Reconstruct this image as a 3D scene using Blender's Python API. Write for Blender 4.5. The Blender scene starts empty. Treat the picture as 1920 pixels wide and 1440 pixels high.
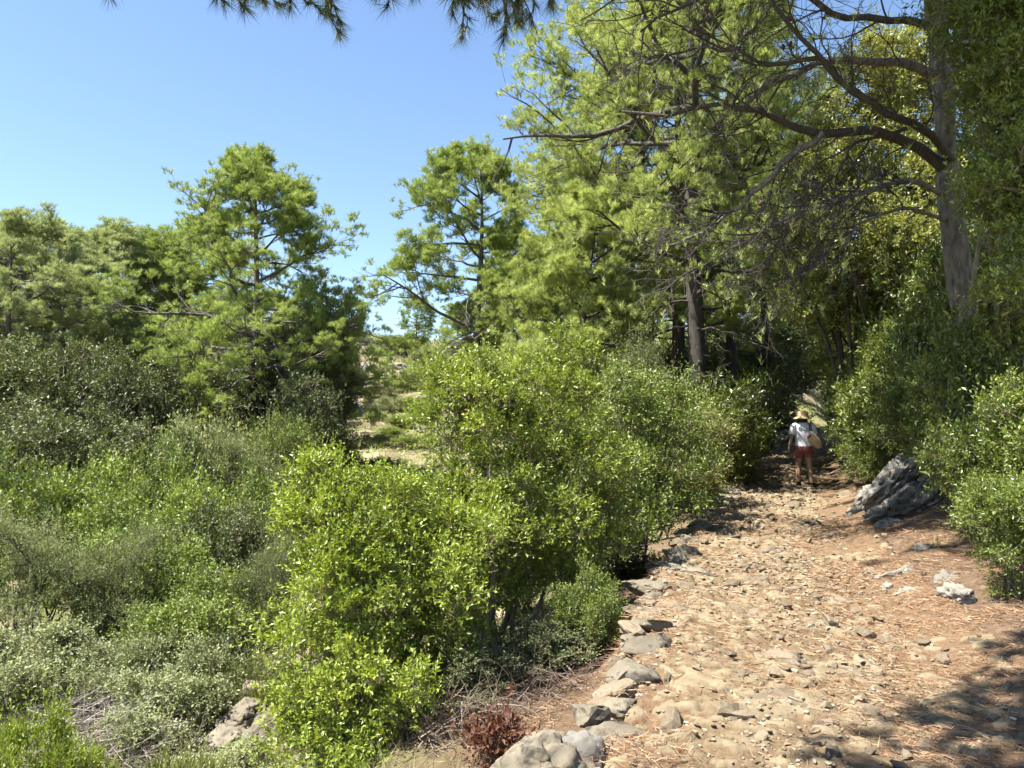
import bpy, math, numpy as np
from mathutils import Vector

# ------------------------------------------------------------------ camera, sky, sun, exposure
sc = bpy.context.scene
COL = sc.collection
FPX = 1449.0                       # focal length in pixels of the 1920 px wide photograph
PITCH = math.atan(70 / FPX)
CAM_Z = 1.6
cam = bpy.data.cameras.new("camera")
cam.sensor_width = 36.0
cam.lens = 36.0 * FPX / 1920
cam.clip_start = 0.05
cam.clip_end = 4000
cam_ob = bpy.data.objects.new("camera", cam)
COL.objects.link(cam_ob)
cam_ob.location = (0, 0, CAM_Z)
cam_ob.rotation_euler = (math.pi / 2 + PITCH, 0, 0)
sc.camera = cam_ob

SUN_EL = math.radians(63)
SUN_AZ = math.radians(-12)          # how far ahead of the -X axis the sun stands
to_sun = Vector((-math.cos(SUN_EL) * math.cos(SUN_AZ), math.cos(SUN_EL) * math.sin(SUN_AZ), math.sin(SUN_EL)))
sun = bpy.data.lights.new("sun", 'SUN')
sun.energy = 5.0
sun.angle = math.radians(0.53)
sun.color = (1.0, 0.965, 0.9)
sun_ob = bpy.data.objects.new("sun", sun)
COL.objects.link(sun_ob)
sun_ob.rotation_euler = to_sun.to_track_quat('Z', 'Y').to_euler()

world = bpy.data.worlds.new("World")
sc.world = world
world.use_nodes = True
wn = world.node_tree
bg = wn.nodes["Background"]
sky = wn.nodes.new("ShaderNodeTexSky")
sky.sky_type = 'NISHITA'
sky.sun_disc = False
sky.sun_elevation = SUN_EL
sky.sun_rotation = math.atan2(to_sun.x, to_sun.y)
sky.altitude = 100
sky.air_density = 1.0
sky.dust_density = 0.25
sky.ozone_density = 3.0
wn.links.new(sky.outputs[0], bg.inputs[0])
bg.inputs[1].default_value = 0.08

sc.view_settings.view_transform = 'Standard'
sc.view_settings.look = 'None'
sc.view_settings.exposure = 1.68
sc.view_settings.gamma = 1.0
sc.view_settings.use_curve_mapping = False
sc.cycles.max_bounces = 4
sc.cycles.diffuse_bounces = 2
sc.cycles.glossy_bounces = 2
sc.cycles.transmission_bounces = 3
sc.cycles.caustics_reflective = False
sc.cycles.caustics_refractive = False
sc.cycles.use_denoising = True
sc.cycles.use_light_tree = False
sc.render.filter_size = 1.1
sc.cycles.adaptive_threshold = 0.02

# ------------------------------------------------------------------ numeric helpers
def nrm(a):
    return a / np.maximum(np.linalg.norm(a, axis=-1, keepdims=True), 1e-9)

def hash3(ix, iy, iz, seed=0):
    h = (ix.astype(np.int64) * 374761393 + iy.astype(np.int64) * 668265263 + iz.astype(np.int64) * 2147483647 + seed * 974634777) & 0xFFFFFFFF
    h = ((h ^ (h >> 13)) * 1274126177) & 0xFFFFFFFF
    h = ((h ^ (h >> 16)) * 2246822519) & 0xFFFFFFFF
    return ((h ^ (h >> 15)) & 0xFFFFFF) / float(0xFFFFFF)

def vnoise(p, seed=0):
    """smooth value noise in [-1, 1] at points p (n,3)"""
    i = np.floor(p).astype(np.int64)
    f = p - i
    f = f * f * (3 - 2 * f)
    out = 0.0
    for dx in (0, 1):
        for dy in (0, 1):
            for dz in (0, 1):
                w = (f[:, 0] if dx else 1 - f[:, 0]) * (f[:, 1] if dy else 1 - f[:, 1]) * (f[:, 2] if dz else 1 - f[:, 2])
                out = out + w * hash3(i[:, 0] + dx, i[:, 1] + dy, i[:, 2] + dz, seed)
    return out * 2 - 1

def fbm(p, oct=4, seed=0, gain=0.5):
    a, s, out = 1.0, 1.0, 0.0
    for k in range(oct):
        out = out + a * vnoise(p * s + 17.3 * k, seed + k)
        a *= gain
        s *= 2.03
    return out

def xy0(x, y):
    return np.stack([x, y, np.zeros_like(x)], -1)

def smooth(a, b, x):
    t = np.clip((x - a) / (b - a), 0, 1)
    return t * t * (3 - 2 * t)

def at(u, v, Y):
    """the world point seen at photograph pixel (u, v) at depth Y"""
    c, s = math.cos(PITCH), math.sin(PITCH)
    dx, dz = (u - 960) / FPX, (720 - v) / FPX
    d = np.array([dx, c - dz * s, s + dz * c])
    return np.array([0, 0, CAM_Z]) + d * (Y / d[1])

# ------------------------------------------------------------------ geometry collector
class Geo:
    def __init__(self):
        self.v, self.f, self.r, self.n = [], [], [], 0
    def add(self, V, F, rnd=None):
        V = np.asarray(V, float).reshape(-1, 3)
        F = np.asarray(F, np.int64)
        self.v.append(V)
        self.f.append(F + self.n)
        self.r.append(np.full(len(F), 0.5) if rnd is None else np.asarray(rnd, float))
        self.n += len(V)
    def mesh(self, name, mats, smooth_shade=False, fattr=True):
        me = bpy.data.meshes.new(name)
        V = np.concatenate(self.v)
        me.vertices.add(len(V))
        me.vertices.foreach_set("co", V.astype(np.float32).ravel())
        tot = np.concatenate([np.full(len(f), f.shape[1]) for f in self.f])
        idx = np.concatenate([f.ravel() for f in self.f])
        me.loops.add(len(idx))
        me.loops.foreach_set("vertex_index", idx.astype(np.int32))
        me.polygons.add(len(tot))
        st = np.concatenate([[0], np.cumsum(tot)[:-1]])
        me.polygons.foreach_set("loop_start", st.astype(np.int32))
        me.polygons.foreach_set("loop_total", tot.astype(np.int32))
        if smooth_shade:
            me.polygons.foreach_set("use_smooth", np.ones(len(tot), bool))
        else:
            me.polygons.foreach_set("use_smooth", np.zeros(len(tot), bool))
        if fattr:
            at_ = me.attributes.new("rnd", 'FLOAT', 'FACE')
            at_.data.foreach_set("value", np.concatenate(self.r).astype(np.float32))
        me.update(calc_edges=True)
        for m in (mats if isinstance(mats, (list, tuple)) else [mats]):
            me.materials.append(m)
        return me

def tubes(geo, P, R, ns=5, rnd=None):
    """round tapered tubes along curves P (b,k,3) with radii R (b,k)"""
    b, k, _ = P.shape
    if b == 0:
        return
    T = nrm(np.gradient(P, axis=1))
    M = nrm(T.mean(1))
    ref = np.where(np.abs(M[:, 2:3]) > 0.8, np.array([[1.0, 0.2, 0]]), np.array([[0.0, 0, 1]]))[:, None, :]
    A = nrm(np.cross(T, ref))
    B = np.cross(T, A)
    a = np.arange(ns) * 2 * np.pi / ns
    V = P[:, :, None, :] + R[:, :, None, None] * (np.cos(a)[None, None, :, None] * A[:, :, None, :] + np.sin(a)[None, None, :, None] * B[:, :, None, :])
    base = (np.arange(b) * k * ns)[:, None, None] + (np.arange(k - 1) * ns)[None, :, None]
    j = np.arange(ns)[None, None, :]
    j2 = (j + 1) % ns
    F = np.stack([base + j, base + j2, base + ns + j2, base + ns + j], -1).reshape(-1, 4)
    r = None if rnd is None else np.repeat(rnd, (k - 1) * ns)
    geo.add(V.reshape(-1, 3), F, r)

def leaves(geo, P, D, N, L, W, fold, rnd):
    """one folded lozenge leaf for each row: base P, along D, facing N"""
    S = nrm(np.cross(D, N))
    L = L[:, None]
    W = W[:, None]
    m = P + D * L * 0.48 + N * fold * W
    V = np.stack([P, m + S * W * 0.5, P + D * L, m - S * W * 0.5], 1)
    n = len(P)
    geo.add(V.reshape(-1, 3), np.arange(4 * n).reshape(-1, 4), rnd)

def needles(geo, P, D, L, W, rng, rnd):
    S = nrm(np.cross(D, rng.normal(size=D.shape)))
    V = np.stack([P + S * W[:, None] * 0.5, P - S * W[:, None] * 0.5, P + D * L[:, None]], 1)
    n = len(P)
    geo.add(V.reshape(-1, 3), np.arange(3 * n).reshape(-1, 3), rnd)

def along(P, i, t):
    """points and tangents on curves P[i] at parameter t in 0..1"""
    k = P.shape[1]
    x = np.clip(t, 0, 0.9999) * (k - 1)
    j = np.floor(x).astype(int)
    f = (x - j)[:, None]
    a, b = P[i, j], P[i, j + 1]
    return a * (1 - f) + b * f, nrm(b - a)

def grow(rng, P, n, t0, t1, ang, angsd, length, k, up=0.0, wob=0.1, flat=0.0, upstart=0.0):
    """children: n per curve of P; length (per child array or scalar). returns curves (b*n,k,3), parent index, t"""
    b = len(P)
    i = np.repeat(np.arange(b), n)
    t = (np.tile(np.arange(n), b) + rng.random(b * n)) / n
    t = t0 + (t1 - t0) * t
    p, T = along(P, i, t)
    r = rng.normal(size=p.shape)
    r[:, 2] *= (1 - flat)
    perp = nrm(r - (r * T).sum(1, keepdims=True) * T)
    a = np.clip(rng.normal(ang, angsd, len(p)), 0.1, 2.2)[:, None]
    d = nrm(T * np.cos(a) + perp * np.sin(a) + np.array([0, 0, upstart]))
    Ls = length(i, t) if callable(length) else np.full(len(p), length)
    Ls = Ls * rng.uniform(0.7, 1.25, len(p))
    C = np.empty((len(p), k, 3))
    C[:, 0] = p
    for s in range(1, k):
        C[:, s] = C[:, s - 1] + d * (Ls / (k - 1))[:, None]
        d = nrm(d + rng.normal(size=d.shape) * wob + np.array([0, 0, up]))
    return C, i, t

# ------------------------------------------------------------------ objects
def link(name, me, parent=None, loc=None):
    o = bpy.data.objects.new(name, me)
    COL.objects.link(o)
    if parent is not None:
        o.parent = parent
    if loc is not None:
        o.location = loc
    return o

def tag(o, label=None, cat=None, group=None, kind=None):
    for k, v in (("label", label), ("category", cat), ("group", group), ("kind", kind)):
        if v:
            o[k] = v
    return o

def thing(name, label, cat, loc, rz=0.0, group=None, scale=(1, 1, 1)):
    o = link(name, None, None, loc)
    o.rotation_euler = (0, 0, rz)
    o.scale = scale
    o.empty_display_size = 0.2
    return tag(o, label, cat, group)

# ------------------------------------------------------------------ materials
def node_mat(name):
    m = bpy.data.materials.new(name)
    m.use_nodes = True
    nt = m.node_tree
    return m, nt, nt.nodes["Principled BSDF"]

def ramp(nt, stops):
    r = nt.nodes.new("ShaderNodeValToRGB")
    e = r.color_ramp.elements
    while len(e) < len(stops):
        e.new(0.5)
    for x, (p, c) in zip(e, stops):
        x.position = p
        x.color = (*c, 1)
    return r

def tone(stops, k):
    return [(p, tuple(x * k for x in c)) for p, c in stops]

def noise_node(nt, scale, detail=4, rough=0.55, obj=True, vec=None):
    n = nt.nodes.new("ShaderNodeTexNoise")
    n.inputs["Scale"].default_value = scale
    n.inputs["Detail"].default_value = detail
    n.inputs["Roughness"].default_value = rough
    if vec is None:
        tc = nt.nodes.new("ShaderNodeTexCoord")
        vec = tc.outputs["Object"]
    nt.links.new(vec, n.inputs["Vector"])
    return n

def leaf_mat(name, dark, mid, light, trans=0.35, rough=0.42, spec=0.45, ttint=(1.25, 1.2, 0.6), old=None):
    m, nt, p = node_mat(name)
    L = nt.links
    a = nt.nodes.new("ShaderNodeAttribute")
    a.attribute_name = "rnd"
    stops = [(0.0, dark), (0.5, mid), (0.93, light)]
    if old:
        stops = [(0.0, dark), (0.48, mid), (0.9, light), (0.985, old)]
    r = ramp(nt, stops)
    L.new(a.outputs["Fac"], r.inputs[0])
    oi = nt.nodes.new("ShaderNodeObjectInfo")
    hsv = nt.nodes.new("ShaderNodeHueSaturation")
    mr = nt.nodes.new("ShaderNodeMapRange")
    mr.inputs["To Min"].default_value = 0.82
    mr.inputs["To Max"].default_value = 1.18
    L.new(oi.outputs["Random"], mr.inputs["Value"])
    L.new(mr.outputs[0], hsv.inputs["Value"])
    L.new(r.outputs[0], hsv.inputs["Color"])
    nt.nodes.remove(p)
    df = nt.nodes.new("ShaderNodeBsdfDiffuse")
    L.new(hsv.outputs[0], df.inputs["Color"])
    gl = nt.nodes.new("ShaderNodeBsdfGlossy")
    gl.inputs["Roughness"].default_value = rough
    gl.inputs["Color"].default_value = (1, 1, 1, 1)
    t = nt.nodes.new("ShaderNodeBsdfTranslucent")
    mul = nt.nodes.new("ShaderNodeMix")
    mul.data_type = 'RGBA'
    mul.blend_type = 'MULTIPLY'
    mul.inputs[0].default_value = 1.0
    mul.clamp_result = False
    L.new(hsv.outputs[0], mul.inputs[6])
    mul.inputs[7].default_value = (*ttint, 1)
    L.new(mul.outputs[2], t.inputs["Color"])
    mx = nt.nodes.new("ShaderNodeMixShader")
    mx.inputs[0].default_value = trans
    L.new(df.outputs[0], mx.inputs[1])
    L.new(t.outputs[0], mx.inputs[2])
    m2 = nt.nodes.new("ShaderNodeMixShader")
    m2.inputs[0].default_value = 0.09 * spec
    L.new(mx.outputs[0], m2.inputs[1])
    L.new(gl.outputs[0], m2.inputs[2])
    L.new(m2.outputs[0], nt.nodes["Material Output"].inputs["Surface"])
    return m

def bark_mat(name, c1, c2, scale=14, bump=0.6):
    m, nt, p = node_mat(name)
    tc = nt.nodes.new("ShaderNodeTexCoord")
    mp = nt.nodes.new("ShaderNodeMapping")
    mp.inputs["Scale"].default_value = (1, 1, 0.3)
    nt.links.new(tc.outputs["Object"], mp.inputs["Vector"])
    n = noise_node(nt, scale, 6, 0.65, vec=mp.outputs[0])
    r = ramp(nt, [(0.3, c1), (0.68, c2)])
    nt.links.new(n.outputs["Fac"], r.inputs[0])
    nt.links.new(r.outputs[0], p.inputs["Base Color"])
    p.inputs["Roughness"].default_value = 0.85
    b = nt.nodes.new("ShaderNodeBump")
    b.inputs["Strength"].default_value = bump
    b.inputs["Distance"].default_value = 0.03
    nt.links.new(n.outputs["Fac"], b.inputs["Height"])
    nt.links.new(b.outputs[0], p.inputs["Normal"])
    return m

def rock_mat(name, lo, hi, stain, scale=3.0, stain_at=0.6):
    m, nt, p = node_mat(name)
    L = nt.links
    n1 = noise_node(nt, scale, 8, 0.62)
    r1 = ramp(nt, tone([(0.3, lo), (0.7, hi)], 0.75))
    L.new(n1.outputs["Fac"], r1.inputs[0])
    n2 = noise_node(nt, scale * 2.3, 6, 0.7)
    r2 = ramp(nt, [(stain_at - 0.06, (0, 0, 0)), (stain_at + 0.05, (1, 1, 1))])
    L.new(n2.outputs["Fac"], r2.inputs[0])
    mx = nt.nodes.new("ShaderNodeMix")
    mx.data_type = 'RGBA'
    L.new(r2.outputs[0], mx.inputs[0])
    L.new(r1.outputs[0], mx.inputs[6])
    mx.inputs[7].default_value = (*stain, 1)
    oi = nt.nodes.new("ShaderNodeObjectInfo")
    mr = nt.nodes.new("ShaderNodeMapRange")
    mr.inputs["To Min"].default_value = 0.75
    mr.inputs["To Max"].default_value = 1.2
    hsv = nt.nodes.new("ShaderNodeHueSaturation")
    L.new(oi.outputs["Random"], mr.inputs["Value"])
    L.new(mr.outputs[0], hsv.inputs["Value"])
    L.new(mx.outputs[2], hsv.inputs["Color"])
    L.new(hsv.outputs[0], p.inputs["Base Color"])
    p.inputs["Roughness"].default_value = 0.9
    p.inputs["Specular IOR Level"].default_value = 0.2
    n3 = noise_node(nt, scale * 9, 8, 0.7)
    b = nt.nodes.new("ShaderNodeBump")
    b.inputs["Strength"].default_value = 0.45
    b.inputs["Distance"].default_value = 0.012
    L.new(n3.outputs["Fac"], b.inputs["Height"])
    L.new(b.outputs[0], p.inputs["Normal"])
    return m

def plain_mat(name, c, rough=0.8, var=0.15, scale=30):
    m, nt, p = node_mat(name)
    n = noise_node(nt, scale, 4)
    r = ramp(nt, [(0.3, tuple(x * (1 - var) for x in c)), (0.7, tuple(min(1, x * (1 + var)) for x in c))])
    nt.links.new(n.outputs["Fac"], r.inputs[0])
    nt.links.new(r.outputs[0], p.inputs["Base Color"])
    p.inputs["Roughness"].default_value = rough
    p.inputs["Specular IOR Level"].default_value = 0.25
    return m

M = {}
M['pine'] = leaf_mat('pine_needles', (0.16, 0.205, 0.055), (0.37, 0.43, 0.13), (0.62, 0.66, 0.28), 0.43, 0.5, 0.35, (1.1, 1.1, 0.6), old=(0.33, 0.24, 0.12))
M['pine_far'] = leaf_mat('pine_needles_far', (0.135, 0.185, 0.045), (0.31, 0.385, 0.105), (0.52, 0.58, 0.21), 0.42, 0.5, 0.35, (1.1, 1.1, 0.6))
M['pine_grey'] = leaf_mat('pine_needles_grey', (0.2, 0.235, 0.1), (0.36, 0.41, 0.19), (0.52, 0.56, 0.3), 0.42, 0.55, 0.3, (1.1, 1.1, 0.7), old=(0.33, 0.28, 0.2))
M['heath'] = leaf_mat('heath_leaf', (0.1, 0.12, 0.045), (0.2, 0.225, 0.085), (0.34, 0.36, 0.16), 0.3, 0.55, 0.3, (1.1, 1.1, 0.7))
M['pine_shade'] = leaf_mat('pine_needles_painted_shade', (0.05, 0.08, 0.03), (0.1, 0.14, 0.05), (0.18, 0.22, 0.09), 0.25, 0.5, 0.3, (1.1, 1.1, 0.6))  # darkened copy of the pine needles, shade painted into the overhanging sprays
M['mastic'] = leaf_mat('mastic_leaf', (0.075, 0.115, 0.012), (0.23, 0.3, 0.034), (0.47, 0.52, 0.085), 0.32, 0.45, 0.4, (1.2, 1.15, 0.5))
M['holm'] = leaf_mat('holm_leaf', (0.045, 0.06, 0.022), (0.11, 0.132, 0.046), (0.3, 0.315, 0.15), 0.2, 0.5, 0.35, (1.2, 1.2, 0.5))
M['laurel'] = leaf_mat('laurel_leaf', (0.05, 0.08, 0.012), (0.13, 0.178, 0.03), (0.34, 0.37, 0.08), 0.28, 0.4, 0.45, (1.35, 1.2, 0.4))
M['oak'] = leaf_mat('oak_leaf', (0.1, 0.115, 0.03), (0.24, 0.26, 0.07), (0.46, 0.46, 0.17), 0.36, 0.42, 0.45, (1.25, 1.15, 0.5))
M['green'] = leaf_mat('green_shrub_leaf', (0.06, 0.095, 0.014), (0.175, 0.235, 0.04), (0.38, 0.43, 0.1), 0.25, 0.48, 0.4, (1.2, 1.15, 0.5))
M['grey'] = leaf_mat('grey_shrub_leaf', (0.1, 0.12, 0.042), (0.22, 0.245, 0.1), (0.4, 0.415, 0.21), 0.22, 0.55, 0.3, (1.1, 1.1, 0.7))
M['broom'] = leaf_mat('broom_stem', (0.15, 0.18, 0.035), (0.26, 0.28, 0.06), (0.38, 0.39, 0.12), 0.3, 0.5, 0.3)
M['straw'] = leaf_mat('straw', (0.22, 0.17, 0.09), (0.38, 0.31, 0.17), (0.54, 0.46, 0.29), 0.2, 0.6, 0.3, (1.0, 1.0, 0.9))
M['twig'] = leaf_mat('dry_twig', (0.16, 0.13, 0.1), (0.3, 0.25, 0.21), (0.45, 0.4, 0.35), 0.0, 0.7, 0.2)
M['rust'] = leaf_mat('dead_leaf', (0.05, 0.02, 0.012), (0.11, 0.04, 0.022), (0.2, 0.085, 0.045), 0.2, 0.6, 0.2)
M['litter'] = leaf_mat('needle_litter', (0.12, 0.065, 0.035), (0.24, 0.14, 0.078), (0.4, 0.26, 0.15), 0.0, 0.6, 0.2)
M['twig_brown'] = leaf_mat('brown_twig', (0.06, 0.04, 0.028), (0.13, 0.09, 0.065), (0.24, 0.18, 0.14), 0.0, 0.7, 0.2)
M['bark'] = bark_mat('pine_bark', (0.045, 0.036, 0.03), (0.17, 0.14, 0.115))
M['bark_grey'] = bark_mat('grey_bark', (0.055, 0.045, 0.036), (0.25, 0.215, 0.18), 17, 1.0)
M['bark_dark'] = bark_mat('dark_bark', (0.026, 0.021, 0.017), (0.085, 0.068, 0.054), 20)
M['stem'] = bark_mat('shrub_stem', (0.12, 0.09, 0.055), (0.3, 0.24, 0.16), 20)
M['rock'] = rock_mat('limestone', (0.19, 0.157, 0.11), (0.33, 0.285, 0.205), (0.07, 0.06, 0.045), 4.0, 0.57)
M['rock_dark'] = rock_mat('weathered_limestone', (0.2, 0.182, 0.15), (0.42, 0.39, 0.325), (0.075, 0.068, 0.056), 4.5, 0.56)
M['rock_white'] = rock_mat('white_limestone', (0.24, 0.215, 0.17), (0.4, 0.375, 0.315), (0.15, 0.13, 0.1), 4.0, 0.58)
M['rock_tan'] = rock_mat('tan_limestone', (0.19, 0.142, 0.09), (0.32, 0.26, 0.178), (0.1, 0.072, 0.045), 7.0, 0.6)
M['cone'] = plain_mat('pine_cone', (0.07, 0.045, 0.03))

# ------------------------------------------------------------------ terrain
_Y = np.linspace(-40, 90, 1301)
def _table(ys, vs, w=25):
    t = np.interp(_Y, ys, vs)
    k = np.hanning(w * 2 + 1)
    k /= k.sum()
    return np.convolve(np.pad(t, w, mode='edge'), k, 'valid')
_XC = _table([-40, -6, 0, 4.2, 6.3, 9.6, 13.5, 17.3, 21.7, 27, 33, 45, 90], [-4, 0.4, 0.95, 1.74, 2.25, 3.25, 4.75, 6.35, 7.9, 10.3, 13.5, 22, 60])
_ZP = _table([-40, 0, 8, 13, 17.3, 22, 32, 45, 90], [-1.0, 0, 0.0, 0.04, 0.14, 0.38, 1.0, 2.0, 6])
_HW = _table([-40, 0, 6, 13, 18, 25, 90], [1.25, 1.25, 1.25, 1.2, 1.2, 1.2, 1.2])
def path_c(y):
    return np.interp(y, _Y, _XC), np.interp(y, _Y, _ZP), np.interp(y, _Y, _HW)

_BY = np.array([-60, 0, 4, 9, 15, 20, 26, 30, 40, 52, 65, 75, 90, 130, 200, 400, 2000.0])
_BZ = np.array([-2.2, -1.7, -1.7, -2.0, -2.35, -2.0, -0.7, 0.1, 1.6, 4.6, 8.2, 9.4, 10.0, 8, 4, 0, 0.0])
def base_z(x, y):
    b = np.interp(y, _BY, _BZ)
    b = b + 0.10 * np.clip(-9 - x, 0, 30) * smooth(8, 30, y) * smooth(200, 100, y)
    b = b + 0.05 * np.clip(x - 3, 0, 60) * smooth(20, 50, y) * smooth(250, 120, y)
    n = fbm(xy0(x / 14.0, y / 14.0), 3, 5) * 0.35 + fbm(xy0(x / 2.6, y / 2.6), 4, 9) * 0.11
    return b + n * smooth(2000, 200, np.abs(y) + np.abs(x))

def worley(x, y, seed):
    """distance to the nearest jittered cell point and that cell's random number"""
    ix, iy = np.floor(x).astype(np.int64), np.floor(y).astype(np.int64)
    best = np.full(x.shape, 9.0)
    bid = np.zeros(x.shape)
    z0 = np.zeros_like(ix)
    for dx in (-1, 0, 1):
        for dy in (-1, 0, 1):
            cx, cy = ix + dx, iy + dy
            px_ = cx + 0.15 + 0.7 * hash3(cx, cy, z0, seed)
            py_ = cy + 0.15 + 0.7 * hash3(cx, cy, z0 + 1, seed)
            d = np.maximum(np.hypot(x - px_, y - py_), 1.25 * np.abs((x - px_) * 0.8 + (y - py_) * 0.6))
            m = d < best
            best = np.where(m, d, best)
            bid = np.where(m, hash3(cx, cy, z0 + 2, seed), bid)
    return best, bid

def path_stones(x, y):
    """height and paleness of the stones set in the path surface"""
    w = fbm(xy0(x / 0.25, y / 0.25), 2, 51) * 0.18
    h = np.zeros_like(x)
    pale = np.zeros_like(x)
    xc, zp, hw = path_c(y)
    s_ = (x - xc) / hw
    dens = 0.5 - 0.42 * smooth(0.15, 0.75, s_) - 0.3 * smooth(-0.6, -0.9, s_) + 0.4 * fbm(xy0(x / 0.9, y / 0.9), 2, 57)
    for sc_, amp, sd in ((0.3, 0.05, 1), (0.15, 0.042, 2), (0.085, 0.03, 3)):
        d, r = worley((x + w * sc_) / sc_, (y + w * sc_) / (sc_ * 0.8), 70 + sd)
        on = r < dens * (0.4 if sd == 1 else 0.85)
        e = smooth(0.5, 0.36, d)
        top = e * (0.65 + 0.35 * np.cos(d * 2.2)) * amp * (0.45 + r)
        hh = np.where(on, top, 0)
        pale = np.where(hh > h, e * (0.45 + 0.55 * ((r * 7.3) % 1.0)), pale)
        h = np.maximum(h, hh)
    return h, pale

def path_bump(x, y):
    p = xy0(x, y)
    n = fbm(p / 1.1, 3, 31) * 0.03 + np.abs(fbm(p / 0.33, 3, 33)) * 0.03 + fbm(p / 0.07, 2, 35) * 0.007
    steps = np.abs(fbm(np.stack([x / 1.6, y / 0.75, x * 0], -1), 3, 41)) * 0.06
    return n + steps + path_stones(x, y)[0]

def path_z(x, y):
    xc, zp, hw = path_c(y)
    s = (x - xc) / hw
    crown = 0.02 - 0.07 * np.exp(-((s - 0.35) / 0.5) ** 2)
    return zp + path_bump(x, y) + crown + 0.10 * smooth(0.65, 1.15, s)

def ground_z(x, y):
    x = np.asarray(x, float)
    y = np.asarray(y, float)
    xc, zp, hw = path_c(y)
    B = base_z(x, y)
    dl = (xc - hw) - x
    dr = x - (xc + hw)
    n = fbm(xy0(x / 0.7, y / 0.7), 4, 77) * 0.06
    left = (zp - 0.42 * smooth(-0.1, 0.4, dl) - 0.13 * np.clip(dl - 0.2, 0, 5)) * (1 - smooth(0.8, 5.5, dl)) + B * smooth(0.8, 5.5, dl) + n
    bank = np.interp(dr, [0, 0.8, 2, 5, 12, 30, 80, 400], [0.06, 0.26, 0.85, 2.1, 4.4, 8, 12, 2])
    right = zp + bank + n * 1.2
    inside = zp - 0.16
    z = np.where(dl > 0, left, np.where(dr > 0, right, inside))
    # soften the joins under the path sheet
    z = np.where((dl <= 0) & (dl > -0.3), inside + 0.05, z)
    far = smooth(60, 90, y)
    return z * (1 - far) + B * far

def axis(dense_lo, dense_hi, d, lo, hi, g=1.09):
    a = list(np.arange(dense_lo, dense_hi + d * 0.5, d))
    s = d
    while a[-1] < hi:
        s *= g
        a.append(a[-1] + s)
    s = d
    while a[0] > lo:
        s *= g
        a.insert(0, a[0] - s)
    return np.array(a)

gx = axis(-7, 8, 0.17, -1500, 1500, 1.085)
gy = axis(2.5, 14, 0.16, -700, 2500, 1.07)
GX, GY = np.meshgrid(gx, gy)
gxf, gyf = GX.ravel(), GY.ravel()
gz = ground_z(gxf, gyf)
nx, ny = len(gx), len(gy)
ii = (np.arange(ny - 1)[:, None] * nx + np.arange(nx - 1)[None, :]).ravel()
gF = np.stack([ii, ii + 1, ii + nx + 1, ii + nx], -1)

def ground_mat():
    m, nt, p = node_mat('hillside_earth')
    L = nt.links
    a = nt.nodes.new("ShaderNodeAttribute")
    a.attribute_name = "litter"
    n1 = noise_node(nt, 1.3, 8, 0.65)
    r1 = ramp(nt, [(0.32, (0.1, 0.082, 0.048)), (0.5, (0.22, 0.18, 0.11)), (0.7, (0.34, 0.29, 0.19))])
    L.new(n1.outputs["Fac"], r1.inputs[0])
    n2 = noise_node(nt, 9, 8, 0.75)
    r2 = ramp(nt, [(0.3, (0.085, 0.055, 0.033)), (0.55, (0.17, 0.115, 0.073)), (0.75, (0.27, 0.205, 0.14))])
    L.new(n2.outputs["Fac"], r2.inputs[0])
    n4 = noise_node(nt, 0.35, 6, 0.6)
    r4 = ramp(nt, [(0.45, (0, 0, 0)), (0.6, (1, 1, 1))])
    L.new(n4.outputs["Fac"], r4.inputs[0])
    mg = nt.nodes.new("ShaderNodeMix")
    mg.data_type = 'RGBA'
    L.new(r4.outputs[0], mg.inputs[0])
    L.new(r1.outputs[0], mg.inputs[6])
    r5 = ramp(nt, [(0.3, (0.085, 0.1, 0.03)), (0.7, (0.27, 0.26, 0.11))])
    L.new(n2.outputs["Fac"], r5.inputs[0])
    L.new(r5.outputs[0], mg.inputs[7])
    mx = nt.nodes.new("ShaderNodeMix")
    mx.data_type = 'RGBA'
    L.new(a.outputs["Fac"], mx.inputs[0])
    L.new(mg.outputs[2], mx.inputs[6])
    L.new(r2.outputs[0], mx.inputs[7])
    L.new(mx.outputs[2], p.inputs["Base Color"])
    p.inputs["Roughness"].default_value = 0.95
    p.inputs["Specular IOR Level"].default_value = 0.1
    n3 = noise_node(nt, 22, 8, 0.75)
    b = nt.nodes.new("ShaderNodeBump")
    b.inputs["Strength"].default_value = 0.8
    b.inputs["Distance"].default_value = 0.05
    L.new(n3.outputs["Fac"], b.inputs["Height"])
    L.new(b.outputs[0], p.inputs["Normal"])
    return m

def vattr(me, name, vals):
    a = me.attributes.new(name, 'FLOAT', 'POINT')
    a.data.foreach_set("value", np.asarray(vals, np.float32))

g = Geo()
g.add(np.stack([gxf, gyf, gz], -1), gF)
me = g.mesh('ground', ground_mat(), True, False)
xc, zp, hw = path_c(gyf)
lit = smooth(5.0, 0.5, gxf - (xc + hw)) * (gxf > xc) + smooth(2.6, 0.3, (xc - hw) - gxf) * (gxf <= xc)
vattr(me, "litter", lit * smooth(60, 30, gyf))
ground = tag(link('ground', me), kind='structure')

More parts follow.
